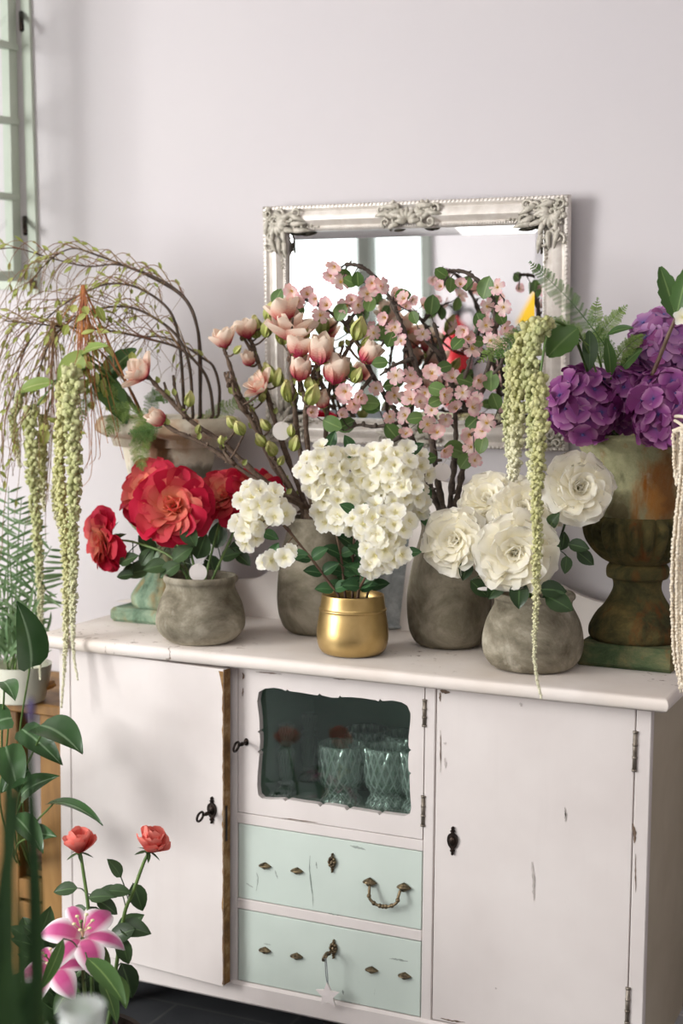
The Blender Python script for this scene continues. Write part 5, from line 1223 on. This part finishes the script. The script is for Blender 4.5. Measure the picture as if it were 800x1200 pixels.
# white pot with palm on top of the stand
zp = zt_+.0285
def simplepot(name, mat, c, z, pr, lab, cat, **k):
    mb = MB(); prz = [(z+a, b) for a, b in pr]; lathe(mb, prz+[(prz[-1][0]-.004, prz[-1][1]-.007), (prz[-1][0]-.03, prz[-1][1]-.01), (prz[-1][0]-.032, .01)], c, 40); o = mb.build(name, mat, sharp=50); return tag(o, lab, cat)
pc = PZ(-2, 830, zp)+V((0, .085, 0)); pc.y = min(pc.y, 3.18)
ph_ = P(0, 775, pc.y).z-zp
simplepot('flower_pot', mPotW, pc, zp+.0005, [(0,.05),(.004,.062),(ph_*.5,.072),(ph_*.95,.079),(ph_,.08)], 'cream flower pot on top of the pine stand', 'pot')
t = thing('parlour_palm', V((pc.x, pc.y, zp+ph_-.03)), 'feathery green palm growing in the cream pot by the wall', 'palm')
mb = MB(); ml = MB(); rr = random.Random(9)
for k, (tx, ty, Yd) in enumerate(((-20,600,0),(30,610,.03),(60,640,.0),(10,640,-.05),(55,690,-.03),(-30,650,.05),(25,585,.05),(-5,700,-.08),(40,720,-.07),(10,570,.02),(48,668,.05))):
    a = V((pc.x+rr.uniform(-.03,.03), pc.y+rr.uniform(-.03,.03), zp+ph_-.02)); b = P(tx, ty, min(3.22, pc.y+Yd)); m_ = a.lerp(b,.55)+UP*.05; q = spline([a, m_, b], 10); tube(mb, q, .0022, .001, n=5)
    for i in range(7, len(q), 2):
        d = (q[i]-q[i-1]).normalized(); s_ = (EYE-q[i]).normalized(); sd = d.cross(s_).normalized(); u = (i-7)/(len(q)-7); L = .085*sin(pi*(.25+.7*u))
        for g in (-1,1):
            leafp(ml, q[i], d*.6+sd*g+s_*rr.uniform(-.3,.3)+V((0,0,-.15)), s_, L*rr.uniform(.8,1.15), .0034, .5, .1, 5, rnd=rr.random())
for k in range(120):      # dense low tuft
    a = V((pc.x+rr.gauss(0,.035), pc.y-.02+rr.gauss(0,.02), zp+ph_+.0)); d = V((rr.gauss(0,.5), rr.gauss(-.1,.35), 1)); leafp(ml, a+V(d).normalized()*rr.uniform(.0,.10), d+V((rr.gauss(0,.6),0,0)), ax(a,rr.uniform(-1,1),.2,1), rr.uniform(.05,.09), .004, .7, .1, 5, rnd=rr.random())
mb.build('stems', mStemG, t); ml.build('leaves', mLfP, t)
p = P(62, 818, 3.0); p.z = zp+.004
t = thing('dried_leaf', p, 'curled dry orange leaf lying on the stand top', 'leaf')
mb = MB(); leafp(mb, p+V((-.05,0,.022)), V((.11,-.02,-.006)), V((.1,-.4,1)), .085, .024, -.7, .5, 8); leafp(mb, p+V((.03,.0,.002)), V((.05,-.03,.012)), V((-.3,-.4,1)), .06, .018, -.6, .5, 8); mb.build('blade', mDry, t)
# woven pot with anthurium on the shelf
wc = V((P(14, 1100, SY).x-.02, SY+.13, 0)); zw = zl+.0165
wh = P(10, 1022, SY+.05).z-zw
simplepot('woven_pot', mWoven, wc, zw, [(0,.062),(.003,.068),(wh*.5,.082),(wh*.95,.088),(wh,.089)], 'pinkish woven pot on the lower shelf of the stand', 'pot')
an = thing('anthurium', V((wc.x, wc.y, zw+wh-.03)), 'anthurium with large heart-shaped leaves in front of the pine stand', 'anthurium')
ms = MB(); k = 0
for bx, by, tx, ty, w_, Y, nrm in ((36,774,31,706,21,2.55,(.5,.1,.8)),(52,852,96,868,22,2.60,(.1,.8,.7)),(30,858,70,888,15,2.66,(-.3,.6,.8)),(62,942,120,944,10,2.6,(.1,.9,.35)),(28,930,55,905,13,2.6,(-.5,.3,.8)),(30,905,-5,925,18,2.55,(-.2,.7,.6)),(20,960,52,990,14,2.66,(.3,.4,.9)),(40,978,58,975,11,2.68,(.2,.2,1)),(10,842,-22,850,20,2.5,(.2,.8,.5)),(8,880,22,925,18,2.55,(0,.3,1)),(5,800,18,812,12,2.45,(.0,.9,.4))):
    a, b = P(bx, by, Y), P(tx, ty, Y-.04); mb = MB(); d = b-a
    leafp(mb, a-d*.12, d, ax(a, *nrm), d.length*1.1, w_*scl(a), .7, .32, 10, lambda u: heart(u) if u < 1 else .02)
    o = mb.build('leaf', mLfA, an)
    s0 = V((wc.x+R.uniform(-.03,.03), wc.y-.03, zw+wh-.02)); tube(ms, spline([s0, s0.lerp(a,.55)+V((0,-.05,.03)), a], 8), .0028, .0022, n=6)
ms.build('stems', mStemG, an)

# --- cut flowers standing in a dark bucket on the floor
bc = P(95, 1230, 2.42); bz = P(95, 1215, 2.42).z
mb = MB(); lathe(mb, [(.0005,.10),(.01,.105),(bz*.6,.118),(bz,.128),(bz-.004,.121),(bz-.06,.115),(bz-.065,.02)], bc, 40); tag(mb.build('flower_bucket', mPotD, sharp=40), 'dark bucket of cut roses and lilies on the floor before the sideboard', 'bucket')
jars['FB'] = (V((bc.x, bc.y, 0)), bz, .12)
def cut_rose(x, y, r, Y, path_, lab, lv, A=(0,1,.15)):
    p = P(x, y, Y); s_ = scl(p)*r; A = ax(p, *A); t = thing('coral_rose', V((bc.x, bc.y, .05)), lab, 'rose', 'coral roses by the sideboard'); b = p-A*s_*.95
    inst('bloom', corv, t, place(b, A, s_*1.3, R.uniform(0,6)) @ M.Diagonal((1,1,1.45,1)))
    q = path(path_, Y-.02, Y, 6); mb = MB(); tube(mb, [V((bc.x+(q[0].x-bc.x)*.3, bc.y, .06))]+q+[b], .0042, .0032, n=7); mb.build('stem', mStemG, t)
    mb = MB()
    for k in range(5):
        az = k*2*pi/5+.4; d = (frame(A) @ V((cos(az), sin(az), -.25))).normalized(); leafp(mb, b, d, A, s_*1.15, s_*.16, .3, .1, 5)
    ball(mb, b-A*s_*.02, s_*.26, nu=8, nv=5); mb.build('sepals', mLfD, t)
    mb = MB()
    for lx, ly, ang, L in lv:
        c_ = P(lx, ly, Y+R.uniform(-.05,.05)); d = rt*cos(radians(ang))+UP*sin(radians(ang))+(EYE-c_).normalized()*R.uniform(-.1,.3); L *= scl(c_); b0 = c_-d.normalized()*L*.5
        tube(mb, bend_path(stempick(q, b0), b0, .004, 3), .0014, n=4); leafp(mb, b0, d, ax(c_, R.uniform(-.4,.4), .5, .8), L, L*.30, .5, .25)
    mb.build('leaves', mLfD, t)
cut_rose(93, 985, 15.5, 2.40, [(108,1160),(106,1100),(103,1060),(98,1025),(95,1004)], 'coral rose nearer the pine stand, bolt upright', [(76,1042,185,30),(118,1050,10,30),(126,1062,-30,32),(112,1075,-60,30),(90,1068,200,24),(100,1130,-120,40)])
cut_rose(179, 984, 16, 2.42, [(130,1180),(138,1120),(146,1070),(156,1045),(168,1012),(174,1000)], 'coral rose leaning out in front of the white door', [(135,1017,120,28),(162,1052,-70,36),(140,1044,0,28),(152,1082,40,38),(158,1088,-10,40),(146,1115,-80,34),(128,1045,170,30),(150,1150,-70,46),(140,1095,200,40)], (.35,.9,.15))
def lily(x, y, r, Y, A, path_, lab, spin=0, scale=1):
    p = P(x, y, Y); s_ = scl(p)*r; A = ax(p, *A); t = thing('pink_lily', V((bc.x, bc.y, .05)), lab, 'lily', 'pink lilies by the sideboard'); b = p-A*s_*.28
    Mx = place(b, A, s_, spin)
    for k in range(6):
        mb = MB(); inner = k % 2
        petal(mb, Mx @ M.Rotation(k*pi/3,4,'Z') @ M.Translation((.04,0,.03*inner)), 1.16, .33 if inner else .22, 1.0, -1.25, -.20, 12, 6, lambda u: sin(pi*min(.985,.09+.90*u**.88))**.95, .07, 0, k/6)
        mb.build('petal', mLily, t)
    for k in range(6):
        mb = MB(); a_ = k*pi/3+.4; q = [Mx @ V(v) for v in ((0,0,.05),(.06*cos(a_),.06*sin(a_),.35),(.20*cos(a_),.20*sin(a_),.62))]; tube(mb, spline(q, 4), s_*.016, s_*.011, n=5); ball(mb, q[-1], s_*.05, nu=6, nv=4, sq=.6); mb.build('stamen', mCream, t)
    mb = MB(); q = [Mx @ V(v) for v in ((0,0,.03),(.02,.03,.4),(-.03,.06,.72))]; tube(mb, spline(q, 4), s_*.022, s_*.018, n=6); ball(mb, q[-1], s_*.045, nu=6, nv=4); mb.build('pistil', mLfB if False else mStemG, t)
    q = path(path_, Y+.0, Y+.03, 6); mb = MB(); tube(mb, [V((bc.x, bc.y, .06))]+q+[b], .0042, .004, n=7); mb.build('stem', mStemG, t); return t, q
t1, q1 = lily(97, 1091, 54, 2.28, (.05,.75,.8), [(102,1190),(98,1150),(97,1120)], 'open pink lily with white edged petals, above the other lily', .25)
t2, q2 = lily(62, 1130, 48, 2.26, (-.35,.75,.7), [(85,1200),(75,1165),(65,1145)], 'pink lily lower down, half hidden behind the green blade', .9)
mb = MB()
for a, b, w_, Y, n_ in (((102,1123),(146,1164),14,2.22,(.2,.7,.7)),((74,1100),(52,1160),8,2.15,(.5,.4,.8)),((118,1150),(140,1190),10,2.26,(.5,.5,.7)),((90,1150),(60,1185),11,2.3,(-.3,.6,.7)),((110,1100),(128,1150),11,2.32,(.5,.4,.7)),((80,1170),(110,1200),12,2.25,(.1,.8,.6)),((128,1140),(150,1172),12,2.36,(.5,.5,.7)),((70,1150),(95,1185),12,2.34,(.1,.6,.8))):
    A_, B_ = P(*a, Y), P(*b, Y-.05); leafp(mb, A_, B_-A_, ax(A_, *n_), (B_-A_).length*1.05, w_*scl(A_), .5, .2, 8); tube(mb, bend_path(stempick(q1, A_), A_, .01, 3), .0016, n=4)
mb.build('leaves', mLfG, t1)
# foliage filling the bucket
t = thing('green_foliage_stem', V((bc.x, bc.y, .05)), 'dark leafy filler foliage in the flower bucket under the lilies', 'foliage')
mb = MB(); ms = MB(); rr = random.Random(31)
for k in range(9):
    tip = P(rr.uniform(35,150), rr.uniform(1095,1165), 2.42+rr.uniform(-.06,.08)); q = bend_path(V((bc.x+rr.uniform(-.06,.06), bc.y+rr.uniform(-.05,.05), bz-.04)), tip, .02, 8); tube(ms, q, .0024, .0014, n=5)
    for i in range(2, len(q)):
        d = (q[i]-q[i-1]).normalized()+V((rr.uniform(-1,1), rr.uniform(-1,.6), rr.uniform(-.3,.5))); L = rr.uniform(.05,.085); leafp(mb, q[i], d, ax(q[i], rr.uniform(-.5,.5), .5, .8), L, L*.28, .5, .25)
mb.build('leaves', mLfD, t); ms.build('stems', mStemD, t)

# --- out-of-focus plants close to the camera
def blades(name, lab, items, cat, mat, base):
    t = thing(name, base, lab, cat)
    mb = MB()
    for pts, Y, w_ in items:
        q = path(pts, Y, Y, 8); n = len(q); s_ = scl(q[0]); vs, fs, cs = [], [], []; rnd = R.random()
        for i, p in enumerate(q):
            u = i/(n-1); wd2 = w_*s_*(1-u**3*.95)*(.75+.25*sin(pi*u)); sd = crt
            vs += [p-sd*wd2, p+fw*.006*0+(EYE-p).normalized()*wd2*-.25, p+sd*wd2]; cs += [(u,1,rnd),(u,0,rnd),(u,1,rnd)]
        for i in range(n-1): fs += [(i*3,i*3+1,i*3+4,i*3+3),(i*3+1,i*3+2,i*3+5,i*3+4)]
        mb.add(vs, fs, cs)
    mb.build('blades', mat, t); return t
ir = blades('iris_plant', 'tall blurred iris stems with a purple bud close to the camera', [([(42,1330),(40,1150),(38,1000),(35,900),(36,835)],1.35,6),([(50,1330),(48,1180),(46,1080),(42,990),(40,930)],1.38,5.5),([(8,1330),(10,1150),(9,1000),(12,900),(20,850)],1.3,7.5),([(-8,1330),(0,1200),(4,1060),(16,960),(26,900)],1.33,10),([(25,1330),(18,1200),(8,1100),(2,1000)],1.28,7.5),([(20,1340),(30,1220),(25,1120),(22,1040)],1.25,8)], 'iris', mIris, P(25, 1330, 1.33))
mb = MB(); q = path([(36,850),(36.5,832),(36,815)],1.35,1.35,4); ball(mb, q[len(q)//2], .0042, Mx=M.Diagonal((1,1,4.2)).to_3x3() if False else None, nu=8, nv=6, sq=3.6); mb.build('bud', plain('purple_bud', '443a66', .6), ir)
ctc = P(40, 1345, 1.33)
bt = thing('foreground_table', V((ctc.x, ctc.y, 0)), 'low wooden table in front, mostly below the photo, under the foreground plants', 'table')
tz = P(60, 1330, 1.33).z
mb = MB(); box(mb, (ctc.x-.45, ctc.y-.2, tz-.03), (ctc.x+.16, ctc.y+.16, tz), .004); mb.build('top', mWood, bt, smooth=False)
for x in (ctc.x-.42, ctc.x+.13):
    for y in (ctc.y-.17, ctc.y+.13): mb = MB(); box(mb, (x-.02, y-.02, 0), (x+.02, y+.02, tz-.0305), .003); mb.build('leg', mWood, bt, smooth=False)
gc = P(97, 1345, 1.30); gc.z = tz; gt = P(97, 1178, 1.30).z
mb = MB(); lathe(mb, [(tz+.0005,.022),(tz+.004,.026),(tz+.03,.024),((tz+gt)/2,.020),(gt,.026),(gt,.0245),((tz+gt)/2,.0182),(tz+.03,.021),(tz+.012,.015)], gc, 32); tag(mb.build('glass_vase', glass_thin('vase_glass', 'eef3f0', .1, .03, body=.35, bodyc='dfe6e2')), 'small blurred clear glass vase at the lower edge, close to camera', 'vase')
fp = blades('foreground_grass', 'dark blurred leafy clump at the bottom corner, nearest the camera', [([(-10,1380),(-4,1250),(2,1180),(10,1110)],1.15,22),([(20,1380),(22,1260),(28,1190),(40,1140)],1.16,14),([(45,1390),(50,1290),(60,1230),(72,1190)],1.17,10),([(0,1390),(10,1280),(14,1220),(16,1160)],1.12,24)], 'plant', mIris, P(15, 1385, 1.15))

# ------------------------------------------------------------------ light
def area(name, loc, target, sx, sy, power, c):
    l = bpy.data.lights.new(name, 'AREA'); l.shape = 'RECTANGLE'; l.size = sx; l.size_y = sy; l.energy = power; l.color = c
    o = bpy.data.objects.new(name, l); C.objects.link(o); o.location = loc
    o.rotation_euler = (V(target)-V(loc)).to_track_quat('-Z', 'Y').to_euler(); return o
area('daylight_window', ((wx0+wx1)/2, YF-.14, (wz0+wz1)/2), ((wx0+wx1)/2, YF+3, (wz0+wz1)/2-.0), wx1-wx0-.05, wz1-wz0, 20, (1, .993, .985))
area('key_left', (-4.72, -.25, 1.75), (-1.2, 2.9, 1.0), 2.3, 2.0, 320, (1, .993, .985))  # added key lamp from the left; that wall has no window
area('ceiling_fill', (-.9, .5, 2.82), (-.9, .9, 0), 3.4, 2.6, 55, (1, .99, .98))  # added fill lamp under the ceiling, softens the shadows
wd_ = bpy.data.worlds.new('sky'); bpy.context.scene.world = wd_; wd_.use_nodes = True
bg = wd_.node_tree.nodes['Background']; bg.inputs[0].default_value = (.95, .98, 1, 1); bg.inputs[1].default_value = 1.1
sc = bpy.context.scene
sc.view_settings.view_transform = 'Standard'; sc.view_settings.look = 'None'; sc.view_settings.exposure = 0; sc.view_settings.gamma = 1
sc.cycles.max_bounces = 10; sc.cycles.transparent_max_bounces = 24; sc.cycles.glossy_bounces = 5; sc.cycles.diffuse_bounces = 6
sc.cycles.caustics_reflective = False; sc.cycles.caustics_refractive = False
sc.cycles.use_denoising = True; sc.cycles.sample_clamp_indirect = 4
